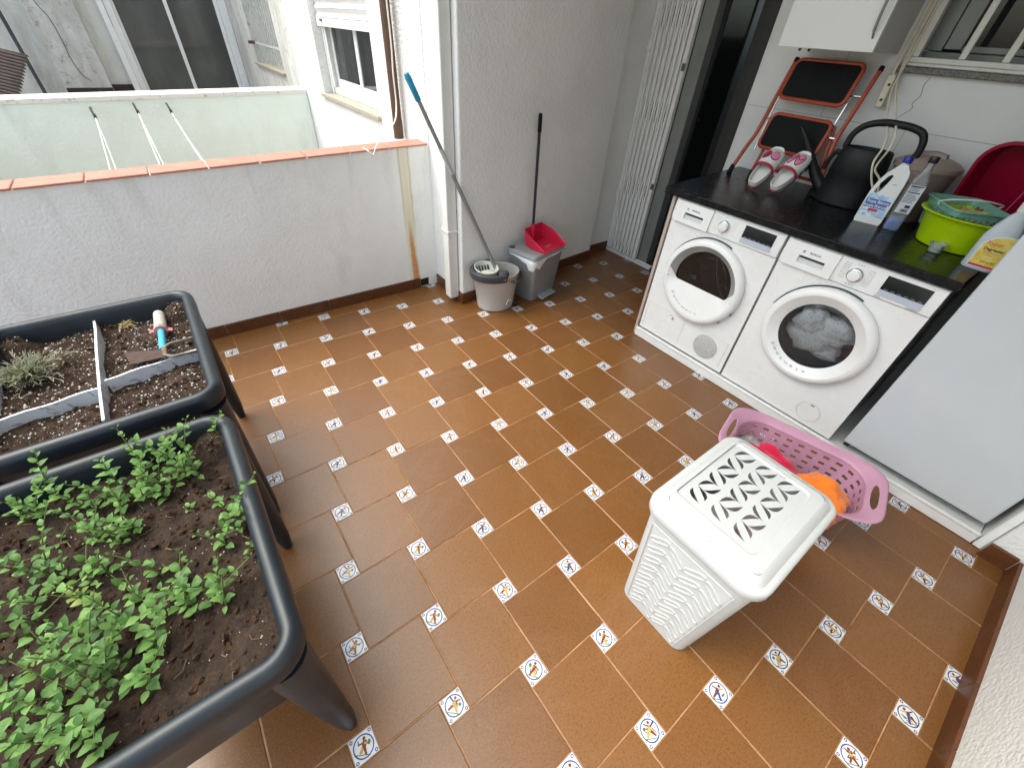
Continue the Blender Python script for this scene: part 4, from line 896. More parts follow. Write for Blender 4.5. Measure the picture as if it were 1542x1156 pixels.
# extension lead
el = thing('extension_lead', 'cream extension socket and looped cable hanging in front of the wall', 'cable', (2.76, -.48, 1.30))
M_CRM = simple('cream plastic', srgb(214, 208, 186), .45, .15, 30)
m = MB(); m.box(-.012, .014, -.017, .017, 0, .13); m.xf(Matrix.Translation((0, .01, .0)) @ Matrix.Rotation(rad(-4), 4, (1, 0, 0))); s_o = m.build('socket_body', M_CRM, el, bevel=.006)
m = MB()
for z in (.03, .09): m.lathe([(.0005, -.0135), (.006, -.0135), (.006, -.010)], 10, (0, .01, z), axis='x')
m.build('socket_hole', M_SLOT, s_o)
m = MB()
o = (2.76, -.48, 1.30)
m.tube(smooth_path(loc([(2.775, -.455, 2.2), (2.77, -.455, 1.62), (2.762, -.458, 1.46), (2.755, -.468, 1.36)], o)), .0055, 6)
m.tube(smooth_path(loc([(2.77, -.475, 2.2), (2.765, -.475, 1.55), (2.75, -.49, 1.42), (2.72, -.50, 1.37), (2.62, -.56, 1.29), (2.52, -.63, 1.225), (2.47, -.655, 1.18), (2.44, -.66, 1.12), (2.45, -.69, 1.05), (2.45, -.735, 1.0), (2.47, -.71, 1.06), (2.47, -.67, 1.10), (2.49, -.675, 1.18), (2.52, -.66, 1.23), (2.62, -.585, 1.31), (2.74, -.50, 1.40), (2.768, -.485, 1.5), (2.775, -.487, 2.2)], o)), .0045, 6)
m.build('cable', M_CRM, el)

# ================================================================== THINGS ON THE WORKTOP
# step ladder (local: x across, y up the slope, z out from the wall)
A0 = Vector((2.58, .053, H0)); ex = Vector((-.0595, -.9982, 0)); ey = Vector((.32208, -.01921, .94652)); ez = ex.cross(ey)
LM = Matrix(((ex.x, ey.x, ez.x, 0), (ex.y, ey.y, ez.y, 0), (ex.z, ey.z, ez.z, 0), (0, 0, 0, 1)))
lad = thing('stepladder', 'folded orange stepladder with two black treads leaning on the kitchen wall', 'stepladder', A0)
M_ORG = simple('orange red paint', srgb(170, 72, 42), .4, .2, 20); M_PAD = simple('black rubber tread', (.012, .013, .013, 1), .75, .2, 60, .3, 500, spec=.12)
M_STEEL = simple('bright steel', (.62, .6, .58, 1), .25, .15, 20, metal=.9)
def lb(name, m, mat, par=lad, **k): m.xf(LM); return m.build(name, mat, par, **k)
m = MB(); m.tube(smooth_path([(.002, .035, 0), (.02, .14, .004), (.038, .23, .006), (.037, .40, .004), (.037, .57, 0)], 4), .0105, 10); lb('front_rail', m, M_ORG)
m = MB(); m.tube(smooth_path([(.506, .035, 0), (.48, .15, .004), (.455, .26, .006), (.453, .40, .004), (.453, .565, 0)], 4), .0105, 10); lb('front_rail', m, M_ORG)
for x in (.0005, .509):
    m = MB(); m.tube([(x-.001, .0, .0), (x, .045, 0)], [.0145, .0125], 10); lb('foot', m, M_PAD)
for x, y in ((.037, .57), (.453, .565)):
    m = MB(); m.tube([(x, y-.006, 0), (x, y+.014, 0)], [.0125, .0105], 10); lb('end_cap', m, M_PAD)
def tread(x0, x1, y0, y1, z):
    m = MB(); P = rrect(x1-x0, y1-y0, .03, 5, (x0+x1)/2, (y0+y1)/2); m.tube([(x, y, z) for x, y in P], .0095, 8, closed=True); f = lb('tread_frame', m, M_ORG)
    m = MB(); m.prism(rrect(x1-x0-.014, y1-y0-.014, .026, 5, (x0+x1)/2, (y0+y1)/2), z-.003, z+.007); lb('tread_pad', m, M_PAD, f, bevel=.002)
tread(.058, .392, .398, .572, .020); tread(.085, .402, .160, .325, .016)
for x in (.112, .475):
    m = MB(); m.tube([(x if x < .3 else .405, .32, -.012), (x, .03, -.03)], .009, 8); lb('rear_leg', m, M_ORG)
    m = MB(); m.tube([(x if x < .3 else x, .045, -.029), (x+.002, .0, -.031)], .012, 8); lb('foot', m, M_PAD)
m = MB(); m.tube([(.115, .075, -.028), (.47, .072, -.028)], .008, 8); lb('crossbar', m, M_ORG)
for a, b in (((.404, .44, .006), (.398, .10, -.012)), ((.052, .42, .006), (.07, .14, -.008))):
    m = MB(); m.tube([a, b], .004, 6); lb('brace', m, M_STEEL)
for y, x0, x1 in ((.555, .037, .075), (.265, .40, .453), (.30, .04, .085), (.45, .395, .45)):
    m = MB(); m.tube([(x0, y, .002), (x1, y, .006)], .004, 6); lb('pin', m, M_STEEL)
# clogs
M_CLW = simple('white clog foam', (.74, .74, .70, 1), .5, .06, 30); M_CLR = simple('crimson clog trim', srgb(176, 34, 72), .45, .12, 30); M_NAVY = simple('navy sole stripe', srgb(44, 44, 66), .5, .1, 30); M_PINK = simple('pink print', srgb(236, 130, 168), .5, .1, 30)
def clog(label, heel, rot, pitch, mot):
    off = Matrix.Rotation(rot, 3, 'Z') @ Matrix.Rotation(-pitch, 3, 'Y') @ Vector((.1175, 0, 0))
    t = thing('clog', label, 'shoe', Vector(heel)+off, rot, 'pair of clogs on the worktop'); t.rotation_euler = (0, -pitch, rot)
    L_ = .235; n = 28
    def outline(f=1.0, dx=0):
        P = []
        for k in range(n):
            a = 2*pi*k/n; x = cos(a); y = sin(a)
            y = abs(y)**.62*(1 if y > 0 else -1); x = abs(x)**.9*(1 if x > 0 else -1); w_ = .041+.008*max(0, x); P.append((dx+L_/2*f*x, w_*f*y))
        return P
    # sole with stripes; toe raised (heel at -x)
    rise = lambda x: .020*max(0, (x+.03)/.15)**1.5 if x > -.03 else 0
    def rg(f, z): return [(x, y, z+rise(x)) for x, y in outline(f)]
    m = MB(); m.loft([rg(.93, 0), rg(.985, .003), rg(1.0, .010)]); m.loft([rg(1.001, .0102), rg(1.001, .013)], 1, False, False); m.loft([rg(1.0, .0132), rg(1.0, .021)], 0, False, False); m.build('sole', [M_NAVY, M_CLW], t, angle=50)
    m = MB(); m.loft([rg(1.0, .0212), rg(1.015, .040), rg(1.0, .048), rg(.95, .048), rg(.91, .036), rg(.87, .016)], 0, True, True); m.build('footbed', M_CLW, t, angle=60)
    # upper over the toe half
    m = MB(); rows = []; nn = 14
    for i in range(11):
        u = i/10; x = -.022+(.134)*u
        w_ = (.047+.006*max(0, x)/.1175)*(max(0, 1-(max(x, 0)/.1185)**3))**(1/2.6)+.003
        hgt = .056*(1-u**4)*.9+.006
        op = .012*(1-u)
        rows.append([(x+op*0+.0-.0*(abs(cos(pi*k/nn))**2)*(1-u), w_*cos(pi*k/nn)*1.0, .028+rise(x)*1.0+hgt*sin(pi*k/nn)**.75) for k in range(nn+1)])
    m.loft(rows, closed=False); up = m.build('upper', M_CLW, t, angle=80, solid=.005)
    m = MB(); m.tube([Vector(p)+Vector((.001, 0, .001)) for p in rows[0]], .0065, 8); m.build('trim', M_CLR, up)
    m = MB()
    def surf(u, v):
        i = min(int(u*10), 9); f = u*10-i; k = v*nn; k0 = min(int(k), nn-1); g = k-k0
        p = lambda a, b: Vector(rows[a][b])
        q = (p(i, k0)*(1-g)+p(i, k0+1)*g)*(1-f)+(p(i+1, k0)*(1-g)+p(i+1, k0+1)*g)*f
        return q
    def patch(pts, mat, nm, lift=.0016):
        m = MB(); c = surf(sum(p[0] for p in pts)/len(pts), sum(p[1] for p in pts)/len(pts)); V = [surf(*p) for p in pts]
        cen = Vector((.03, 0, .02)); V = [v+(v-cen).normalized()*lift for v in V]; c = c+(c-cen).normalized()*(lift+.0012)
        m.add([c]+V, [(0, i+1, (i+1) % len(V)+1) for i in range(len(V))]); m.build(nm, mat, up, angle=180)
    if mot == 'flipflop':
        for s in (-1, 1):
            pts = [(.46+.24*sin(2*pi*k/16)*(1 if True else 1), .5+s*.13+.105*cos(2*pi*k/16)*(1+.25*sin(2*pi*k/16))) for k in range(16)]
            patch([(p[0], .5+s*.13+(p[1]-.5-s*.13)*1.25) if True else p for p in [(.46+(q[0]-.46)*1.15, q[1]) for q in pts]], M_NAVY, 'motif_outline', .0012); patch(pts, M_PINK, 'motif', .0022)
            patch([(.40, .5+s*.13), (.55, .5+s*.20), (.52, .5+s*.22), (.40, .5+s*.155)], M_NAVY, 'motif_strap', .0046); patch([(.40, .5+s*.13), (.55, .5+s*.06), (.52, .5+s*.045), (.40, .5+s*.105)], M_NAVY, 'motif_strap', .0046)
    else:
        for s in (-1, 1):
            pts = [(.46+.16*sin(2*pi*k/14), .5+s*.15+.13*cos(2*pi*k/14)) for k in range(14)]
            patch([(.46+(q[0]-.46)*1.25, .5+s*.15+(q[1]-.5-s*.15)*1.14) for q in pts], M_NAVY, 'motif_outline', .0012); patch(pts, M_CLR if s < 0 else M_PINK, 'motif', .0022)
    m = MB(); m.box(-L_/2-.0012, -L_/2+.004, -.022, .022, .0145, .0205); m.build('heel_band', M_CLR, t)
    return t
clog('white clog with crimson trim and pink sunglasses print, beside the ladder foot', (2.345, -.218, H0+.002), rad(3), rad(35), 'glasses')
clog('white clog with crimson trim and two pink flip flops printed on its toe', (2.385, -.318, H0+.002), rad(-6), rad(35), 'flipflop')
# watering can
M_CAN = simple('black can plastic', (.010, .011, .012, 1), .5, .3, 20, .05, 300, spec=.3)
wcn = thing('watering_can', 'black plastic watering can with a long spout and big loop handle', 'watering can', (2.558, -.583, H0))
m = MB()
def ov(rx, ry, z, cy=0, n=32): return [(rx*cos(2*pi*k/n), cy+ry*sin(2*pi*k/n), z) for k in range(n)]
m.loft([ov(.074, .118, 0), ov(.080, .125, .006), ov(.079, .122, .06), ov(.076, .116, .13), ov(.078, .119, .134), ov(.074, .112, .20), ov(.070, .105, .245), ov(.066, .10, .25), ov(.062, .095, .247), ov(.0615, .094, .20)]); m.build('body', M_CAN, wcn, angle=40)
m = MB(); m.tube(smooth_path([(0, .092, .035), (0, .15, .08), (0, .21, .145), (0, .27, .22), (0, .335, .285)], 6), [.034-.025*k/24 for k in range(25)], 12); m.build('spout', M_CAN, wcn)
m = MB(); m.tube(smooth_path([(0, .10, .20), (0, .125, .215), (0, .145, .17), (0, .15, .13)]), .011, 8); m.build('spout_bracket', M_CAN, wcn)
m = MB(); m.tube(smooth_path([(0, .10, .238), (0, .095, .295), (0, .06, .335), (0, 0, .355), (0, -.06, .357), (0, -.12, .352), (0, -.165, .335), (0, -.185, .29), (0, -.18, .24), (0, -.15, .17), (0, -.118, .12)], 6), .0145, 12, flat=.8); m.build('handle', M_CAN, wcn)
# bleach bottle
M_HD = simple('white bottle plastic', (.76, .775, .77, 1), .38, .04, 20)
bb = thing('bleach_bottle', 'white bleach bottle with built-in handle, blue cap and blue wash label', 'bottle', (2.375, -.775, H0), rad(-78))
# local x = to the right on the label side, y = away from camera
def bprof(z):
    pts = [(0, -.048, .048), (.01, -.052, .052), (.10, -.052, .052), (.13, -.051, .052), (.17, -.043, .052), (.20, -.030, .050), (.222, -.014, .044), (.238, -.002, .030), (.245, .000, .028)]
    for (z0, a0, b0), (z1, a1, b1) in zip(pts, pts[1:]):
        if z0 <= z <= z1: f = (z-z0)/(z1-z0); return a0+(a1-a0)*f, b0+(b1-b0)*f
    return pts[-1][1:]
zs_ = [0, .004, .012, .05, .1, .13, .15, .17, .185, .2, .212, .222, .232, .24, .245]
sil = [(bprof(z)[0], z) for z in zs_]; sir = [(bprof(z)[1], z) for z in zs_]
hole = [(-.037+.0, .128), (-.025, .122), (-.014, .140), (-.004, .175), (.000, .197), (-.008, .203), (-.018, .193), (-.030, .165)]
me = flat_shape([sil[::-1]+sir, [(p[0], p[1]) for p in hole]], .026); me.transform(XZ(0)); me.materials.append(M_HD); mobj('body', me, bb, smooth=True, bevel=.011, seg=4)
m = MB(); m.lathe([(.013, .244), (.013, .250)], 20, (.014, 0, 0)); m.build('neck', M_HD, bb)
m = MB(); m.lathe([(.0165, .249), (.0172, .252), (.0172, .268), (.0155, .272), (.0005, .2725)], 20, (.014, 0, 0)); m.build('cap', simple('cobalt blue cap', srgb(28, 46, 150), .4, .1, 50), bb)
def m_label(name, c1, c2, sc_=18):
    t = NT(name); t.base(t.ramp(t.noise(sc_, 4, .6, dist=1.5), [(.4, c1), (.56, c2)])).rough(.4); return t.m
m = MB(); m.add([(-.050, -.0272, .030), (.046, -.0272, .030), (.046, -.0272, .118), (.02, -.0272, .122), (-.046, -.0272, .122)], [(0, 1, 2, 3, 4)]); lbm = m.build('label', m_label('pale blue label', srgb(226, 236, 244), srgb(148, 190, 226)), bb, smooth=False, solid=.0004)
M_BTX = simple('blue print', srgb(36, 58, 140), .5); M_RTX = simple('red print', srgb(206, 52, 92), .5); M_WTX = simple('white print', (.8, .8, .8, 1), .5); M_KTX = simple('black print', (.03, .03, .03, 1), .5)
def ft(s, size, x, z, mat, y=-.0285, par=lbm, rot=0, **k): return front_text(s, size, x, z, y, mat, par, rot, **k)
m = MB(); m.box(-.046, .044, -.0281, -.0276, .083, .101); m.box(-.048, .038, -.0281, -.0276, .066, .0822); m.build('word_band', simple('blue word band', srgb(70, 100, 172), .5), lbm, smooth=False)
ft('Ropa Blanca', .0165, 0, .092, M_WTX, bold=.0003); ft('Roupa Branca', .0150, -.005, .0742, M_WTX, bold=.0003)
m = MB(); m.box(-.022, .014, -.0283, -.0276, .052, .0625); m.build('red_badge', M_RTX, lbm, smooth=False)
m = MB(); [m.box(.0, .044, -.0281, -.0276, .034+.005*k, .0352+.005*k) for k in range(3)]; m.tube([(-.03+.018*cos(a), -.0278, .042+.012*sin(a)) for a in [pi*k/10 for k in range(11)]], .0016, 5); m.build('fine_print', simple('grey blue print', srgb(130, 160, 200), .5), lbm, smooth=False)
ft('Tide', .001, .2, .2, M_GTX) if False else None
m = MB(); [m.box(.012+.0045*k, .0152+.0045*k, -.0268, -.0262, .166, .1685) for k in range(4)]; m.build('date_print', M_GTX, bb, smooth=False)
# clear bottle with blue liquid
M_PET = m_thin('clear bottle plastic', (.96, .97, .98, 1), 1.0, .14)
cb_ = thing('clear_bottle', 'clear squarish bottle with black cap and a little blue liquid', 'bottle', (2.365, -.872, H0), rad(-70))
m = MB()
def sq(w_, d_, z, r=.010): return ring3(rrect(w_, d_, min(r, w_/2-.001, d_/2-.001), 4), z)
m.loft([sq(.054, .044, 0), sq(.058, .048, .006), sq(.058, .048, .06), sq(.054, .044, .066), sq(.058, .048, .072), sq(.058, .048, .19), sq(.052, .044, .205), sq(.040, .036, .228, .016), sq(.026, .026, .252, .0125), sq(.024, .024, .270, .0115)]); m.build('body', M_PET, cb_, angle=50)
t_ = NT('blue cleaning liquid'); t_.base((.10, .26, .62, 1)).rough(.1); t_.p.inputs['Specular IOR Level'].default_value = .6
t_.base(t_.ramp(t_.noise(20, 2), [(.4, (.13, .27, .66, 1)), (.7, (.22, .40, .80, 1))]))
m = MB(); m.loft([sq(.050, .040, .003), sq(.054, .044, .007), sq(.054, .044, .048)]); m.build('liquid', t_.m, cb_, angle=40)
m = MB(); m.lathe([(.0155, .268), (.0165, .270), (.0165, .288), (.015, .291), (.0005, .2912)], 18); m.build('cap', simple('black cap', (.012, .012, .014, 1), .4), cb_)
m = MB(); m.add([(-.026, -.0246, .075), (.026, -.0246, .075), (.026, -.0246, .186), (-.026, -.0246, .186)], [(0, 1, 2, 3)]); lb2 = m.build('label', simple('white clear film label', srgb(206, 212, 220), .4, .06, 20), cb_, smooth=False, solid=.0004)
m = MB()
rng = random.Random(4)
for k in range(13):
    if k in (4, 5): continue
    z = .178-.005*k; m.box(-.022, -.022+rng.uniform(.03, .043), -.0255, -.0252, z, z+.0016)
m.box(-.022, .022, -.0256, -.0251, .1795, .1835); m.box(-.022, .02, -.0256, -.0251, .1555, .1595)
for k in range(14): m.box(-.010+k*.0018, -.010+k*.0018+rng.uniform(.0004, .0013), -.0256, -.0251, .079, .092)
m.box(-.002, .016, -.0256, -.0251, .097, .108)
m.build('fine_print', M_KTX, lb2, smooth=False)
# taupe bin
M_TAU = simple('taupe bin plastic', srgb(150, 136, 124), .5, .1, 20)
tb = thing('lidded_bucket', 'taupe plastic bucket with a domed lid behind the clear bottle', 'bucket', (2.63, -.815, H0))
m = MB(); m.lathe([(.092, 0), (.096, .004), (.118, .205), (.122, .21)], 40); m.build('body', M_TAU, tb, angle=40)
m = MB(); m.lathe([(.120, .2105), (.1285, .2105), (.1285, .226), (.124, .231), (.117, .233), (.112, .239), (.08, .252), (.04, .258), (.0005, .259)], 40); ld = m.build('lid', M_TAU, tb, angle=30)
m = MB(); m.loft([[(-.024, .05, .245), (-.020, .05, .272), (.020, .05, .272), (.024, .05, .245)], [(-.026, 0, .250), (-.022, 0, .279), (.022, 0, .279), (.026, 0, .250)], [(-.024, -.05, .245), (-.020, -.05, .272), (.020, -.05, .272), (.024, -.05, .245)]]); m.build('grip', M_TAU, ld, bevel=.005)
m = MB(); m.box(-.135, -.124, -.02, .025, .165, .209); m.build('clip', M_TAU, tb, bevel=.003)
# red tub leaning on the wall
M_RED = simple('crimson tub plastic', srgb(150, 8, 46), .32, .12, 10)
rt = thing('red_tub', 'crimson plastic tub standing on edge against the wall behind the lime basin', 'tub', (2.665, -1.17, H0))
m = MB()
def tub(w_, h_, y, r): return [(px, y, pz) for px, pz in rrect(w_, h_, r, 7)]
R_ = [tub(.40, .335, 0, .09), tub(.424, .359, -.004, .10), tub(.424, .359, -.009, .10), tub(.40, .335, -.010, .09), tub(.388, .323, -.003, .085), tub(.35, .285, .085, .07), tub(.335, .27, .092, .06)]
m.loft(R_, 0, False, True)
m.xf(Matrix.Translation((-.035, 0, .190)) @ Matrix.Rotation(rad(-14), 4, (0, 1, 0)) @ Matrix.Rotation(rad(-90), 4, (0, 0, 1)))
m.build('shell', M_RED, rt, angle=40, solid=.003)
m = MB(); m.tube([Vector((-.0545, .02, .10)), Vector((-.0105, .0, .30))], .003, 6); m.build('ridge', M_RED, rt)
# lime basin with mint basket and pegs
M_LIME = simple('lime green plastic', srgb(166, 198, 8), .3, .08, 12)
lbn = thing('lime_basin', 'round lime green plastic basin holding the mint green peg basket', 'basin', (2.395, -1.095, H0))
m = MB(); m.lathe([(.120, 0), (.128, .003), (.150, .100), (.158, .116), (.172, .119), (.176, .123), (.172, .127), (.158, .126), (.148, .115), (.123, .008), (.0005, .005)], 48); m.build('bowl', M_LIME, lbn, angle=50)
M_MINT = simple('mint green plastic', srgb(120, 168, 152), .4, .1, 20)
mb_ = thing('peg_basket', 'mint green slotted peg basket with a white wire handle, in the lime basin', 'basket', (2.405, -1.055, H0+.045), rad(35))
m = MB(); WX, WY, HH = .255, .185, .105
per0 = rrect(WX*.86, WY*.86, .02, 4); per1 = rrect(WX, WY, .024, 4)
def perim(P, n):
    L_ = [0]; Q = P+[P[0]]
    for a, b in zip(Q, Q[1:]): L_.append(L_[-1]+sqrt((a[0]-b[0])**2+(a[1]-b[1])**2))
    out = []; k = 0
    for i in range(n):
        s = L_[-1]*i/n
        while L_[k+1] < s: k += 1
        f = (s-L_[k])/(L_[k+1]-L_[k] or 1); out.append((Q[k][0]+(Q[k+1][0]-Q[k][0])*f, Q[k][1]+(Q[k+1][1]-Q[k][1])*f))
    return out
def slotted(m, r0, r1, z0, z1, n, rows, hole):
    """wall between two outlines with cells left out where hole(i, j)"""
    p0, p1 = perim(r0, n), perim(r1, n); V = []
    hs_ = [z0+(z1-z0)*r for r in rows]
    for r in rows: V += [(a[0]+(b[0]-a[0])*r, a[1]+(b[1]-a[1])*r, z0+(z1-z0)*r) for a, b in zip(p0, p1)]
    F = [(j*n+i, j*n+(i+1) % n, (j+1)*n+(i+1) % n, (j+1)*n+i) for j in range(len(rows)-1) for i in range(n) if not hole(i, j)]
    m.add(V, F); m.add([(a[0], a[1], z0) for a in p0], [list(range(n))])
slotted(m, per0, per1, 0, HH, 80, (0, .15, .42, .5, .78, 1), lambda i, j: j in (1, 3) and i % 2 == 0)
m.build('basket_body', M_MINT, mb_, smooth=False, solid=.003)
m = MB(); m.tube([(x, y, HH) for x, y in rrect(WX+.008, WY+.008, .026, 4)], .004, 6, closed=True); m.build('rim', M_MINT, mb_)
m = MB(); m.tube(smooth_path([(-.0, .095, HH-.012), (0, .099, HH), (-.05, .080, HH+.022), (-.075, 0, HH+.034), (-.05, -.080, HH+.022), (0, -.099, HH), (0, -.095, HH-.012)]), .0032, 6); m.build('handle', simple('white wire', srgb(212, 208, 204), .4), mb_)
PEGC = [('wooden', srgb(206, 172, 112)), ('red', srgb(186, 66, 54)), ('yellow', srgb(222, 188, 92))]
pm = [simple(n+' peg', c, .6, .2, 60) for n, c in PEGC]
rng = random.Random(8)
for k in range(18):
    ci = (0, 0, 1, 2, 0, 2, 1, 0, 2)[k % 9]; z = H0+.105+.010*(k//6)
    px, py = 2.405+rng.uniform(-.06, .06), -1.055+rng.uniform(-.06, .06)
    m = MB()
    for s in (-1, 1): m.hexa([(-.035, s*.003-.0025, -.005), (.035, s*.0065-.002, -.005), (.035, s*.0065+.002, -.005), (-.035, s*.003+.0025, -.005), (-.035, s*.003-.0025, .005), (.035, s*.0065-.002, .005), (.035, s*.0065+.002, .005), (-.035, s*.003+.0025, .005)])
    m.box(-.012, -.006, -.0062, .0062, -.0056, .0056)
    o_ = m.build('clothes_peg', pm[ci], bevel=.0008); o_.location = (px, py, z); o_.rotation_euler = (rng.uniform(-.5, .5), rng.uniform(-.25, .25), rng.uniform(0, 6.28))
    tag(o_, PEGC[ci][0]+' clothes peg lying in the mint green basket', 'clothes peg', 'clothes pegs in the mint basket')
# degreaser bottle
dg_ = thing('degreaser_bottle', 'pale translucent degreaser bottle with a yellow label at the worktop end', 'bottle', (2.185, -1.222, H0), rad(-88))
M_PE = simple('milky bottle plastic', srgb(186, 196, 202), .4, .05, 20)
m = MB()
pr_ = [(0, .047, .030), (.006, .051, .033), (.10, .051, .033), (.118, .050, .032), (.15, .040, .028), (.185, .026, .021), (.20, .016, .016), (.222, .015, .015)]
m.loft([[(a*(abs(cos(q))**.6)*(1 if cos(q) >= 0 else -1), b*(abs(sin(q))**.6)*(1 if sin(q) >= 0 else -1), z) for q in [2*pi*k/32 for k in range(32)]] for z, a, b in pr_]); m.build('body', M_PE, dg_, angle=50)
me = flat_shape([[(-.035, .010), (.042, .010), (.042, .128), (.012, .128), (-.012, .118), (-.035, .092)]], .0004); me.transform(XZ(-.0335)); me.materials.append(simple('white label edge', (.75, .75, .72, 1), .45)); l0 = mobj('label', me, dg_, smooth=False)
me = flat_shape([[(-.032, .013), (.039, .013), (.039, .125), (.014, .125), (-.010, .115), (-.032, .090)]], .0004); me.transform(XZ(-.0342)); me.materials.append(m_label('yellow label', srgb(214, 186, 60), srgb(226, 204, 110), 25)); mobj('label_field', me, l0, smooth=False)
ft('hyper', .020, .000, .098, M_RTX, -.0352, l0); ft('Degreaser', .0135, .006, .078, M_KTX, -.0352, l0, bold=.0003)
ft('desengrasante cocina', .0055, .006, .066, M_RTX, -.0352, l0); ft('for kitchens', .0055, .0, .058, M_RTX, -.0352, l0); ft('ultra 40', .012, .014, .034, simple('gold print', srgb(150, 120, 30), .5), -.0352, l0)
m = MB(); m.box(-.032, .039, -.0354, -.0346, .0135, .021); m.build('red_strip', M_RTX, l0, smooth=False)
m = MB(); m.lathe([(.018, .205), (.0185, .207), (.0185, .232), (.016, .235), (.0005, .2355)], 20); m.build('cap', simple('white cap', (.72, .72, .70, 1), .4), dg_)
# measuring cup
m = MB(); m.lathe([(.020, 0), (.022, .002), (.025, .030), (.032, .031), (.032, .034), (.024, .0345), (.021, .004), (.0005, .003)], 24); mc = m.build('measuring_cup', m_thin('clear cup plastic', (.95, .96, .96, 1), 1.0, .22), loc=(2.222, -1.075, H0)); tag(mc, 'small clear plastic measuring cup in front of the lime basin', 'cup')
# bouquet of dried stems with purple bloom beside the peg basket
fb = thing('flower_bunch', 'small purple fabric bloom with dry brown stems and a red ribbon behind the degreaser', 'ornament', (2.33, -1.215, H0+.095))
m = MB(); rng = random.Random(12)
for k in range(16):
    a = rng.uniform(0, 6.28); leaf(m, Vector((-.01, -.02, .035)), Vector((cos(a), sin(a), rng.uniform(-.1, .5))), Vector((0, 0, 1)), .032, .010, .3, k % 2)
m.build('petals', [simple('purple petal', srgb(164, 58, 150), .6, .2, 60), simple('pink petal', srgb(206, 120, 186), .6, .2, 60)], fb, angle=180)
m = MB()
for k in range(18): m.tube([(rng.uniform(-.02, .02), .01+rng.uniform(0, .02), -.02), (rng.uniform(-.03, .03), .03+rng.uniform(0, .03), .02+rng.uniform(0, .03))], .0014, 4)
m.build('dry_stems', simple('dry brown stem', srgb(124, 96, 62), .9, .3, 80), fb)
m = MB(); m.lathe([(.0005, -.02), (.018, -.016), (.022, 0), (.016, .016), (.0005, .018)], 16, (.03, -.045, .06)); m.build('white_ball', M_PLW, fb)
m = MB(); m.tube(smooth_path([(-.02, .02, .02), (.0, -.01, .05), (.01, -.06, .07)]), .005, 6); m.build('ribbon', M_CLR, fb)
# ================================================================== LAUNDRY HAMPER AND BASKET
M_HAM = simple('ivory hamper plastic', (.625, .645, .66, 1), .4, .05, 14)
M_LID = simple('white hamper lid', (.565, .585, .605, 1), .36, .04, 14)
def translucent(m, c, f):
    nt = m.node_tree; p = nt.nodes['Principled BSDF']; tr = nt.nodes.new('ShaderNodeBsdfTranslucent'); tr.inputs[0].default_value = c; mx = nt.nodes.new('ShaderNodeMixShader'); mx.inputs[0].default_value = f
    nt.links.new(p.outputs[0], mx.inputs[1]); nt.links.new(tr.outputs[0], mx.inputs[2]); nt.links.new(mx.outputs[0], nt.nodes['Material Output'].inputs[0])
translucent(M_LID, (.7, .7, .68, 1), .16); translucent(M_HAM, (.7, .7, .68, 1), .16)
hm = thing('laundry_hamper', 'white plastic laundry hamper with leaf cutouts in its closed lid', 'laundry hamper', (.812, -1.226, 0))
BX, BY, TX, TY, HT = .375, .250, .425, .318, .528
def hr(z, off=0, r0=.035):
    f = z/HT; return ring3(rrect(BX+(TX-BX)*f+2*off, BY+(TY-BY)*f+2*off, r0+.012*f, 7), z)
m = MB(); m.loft([hr(0, -.006), hr(.004, 0), hr(.15), hr(.35), hr(HT-.045), hr(HT-.043, .004), hr(HT-.004, .006), hr(HT-.004, -.003), hr(.02, -.005)], 0, True, True); m.build('body', M_HAM, hm, angle=45)
# raised S shaped loops on the sides
def side_pt(side, u, z, out):
    f = z/HT
    if side == '-x': return Vector((-(BX+(TX-BX)*f)/2-out, u, z))
    if side == '+x': return Vector(((BX+(TX-BX)*f)/2+out, -u, z))
def loops(side, cols, rows, mir):
    m = MB()
    for r in range(rows):
        z = .055+r*.0525; f = z/HT; half = (BY+(TY-BY)*f)/2-.038
        for c in range(cols):
            u0 = -half+(c+.5)*2*half/cols; w_ = half/cols*.94; s = 1 if (c % 2 == 0) else -1
            P = []
            n = 22
            for k in range(n):
                a = 2*pi*k/n; x = cos(a); y = sin(a)
                ux = w_*(abs(x)**.7)*(1 if x > 0 else -1); vz = .0125*(abs(y)**.8)*(1 if y > 0 else -1)
                vz += s*.0165*sin(ux/w_*1.45)
                P.append(side_pt(side, u0+ux, z+vz+(.004 if c % 2 else -.004), .0008))
            m.tube(P, .0031, 6, closed=True)
    return m
loops('-x', 4, 8, 1).build('leaf_relief', M_LID, hm)
loops('+x', 4, 8, 1).build('leaf_relief', M_LID, hm)
m = MB()
for s in (-1, 1):
    P = [side_pt('-x', s*((BY+(TY-BY)*z/HT)/2-.030), z, .0006) for z in (.02, .2, .465)]
    m.tube(P, .0018, 5)
m.tube([side_pt('-x', u, .468, .0006) for u in (-.12, 0, .12)], .0018, 5); m.build('panel_edge', M_HAM, hm)
# lid: rim and a raised top with leaf shaped holes
ld = MB(); LX, LY = .450, .340; lz = HT-.006
def lr(off, z, r=.055): return ring3(rrect(LX+2*off, LY+2*off, max(r+off, .012), 8), z)
ld.loft([lr(-.012, lz-.014), lr(-.002, lz-.014), lr(.0, lz-.010), lr(0, lz+.014), lr(-.004, lz+.020), lr(-.012, lz+.0225), lr(-.018, lz+.0215), lr(-.020, lz+.0235), lr(-.030, lz+.036), lr(-.040, lz+.039)], 0, False, False)
lo = ld.build('lid', M_LID, hm, angle=50)
PW, PH = .285, .205; pcx, pcy = .010, .018
outer = rrect(LX-.080, LY-.080, .020, 8)
inner = rrect(PW+.030, PH+.030, .02, 6, pcx, pcy)
me = flat_shape([outer, inner], .0015); me.transform(Matrix.Translation((0, 0, lz+.0378))); me.materials.append(M_LID); mobj('lid_deck', me, lo, smooth=False, bevel=.0008)
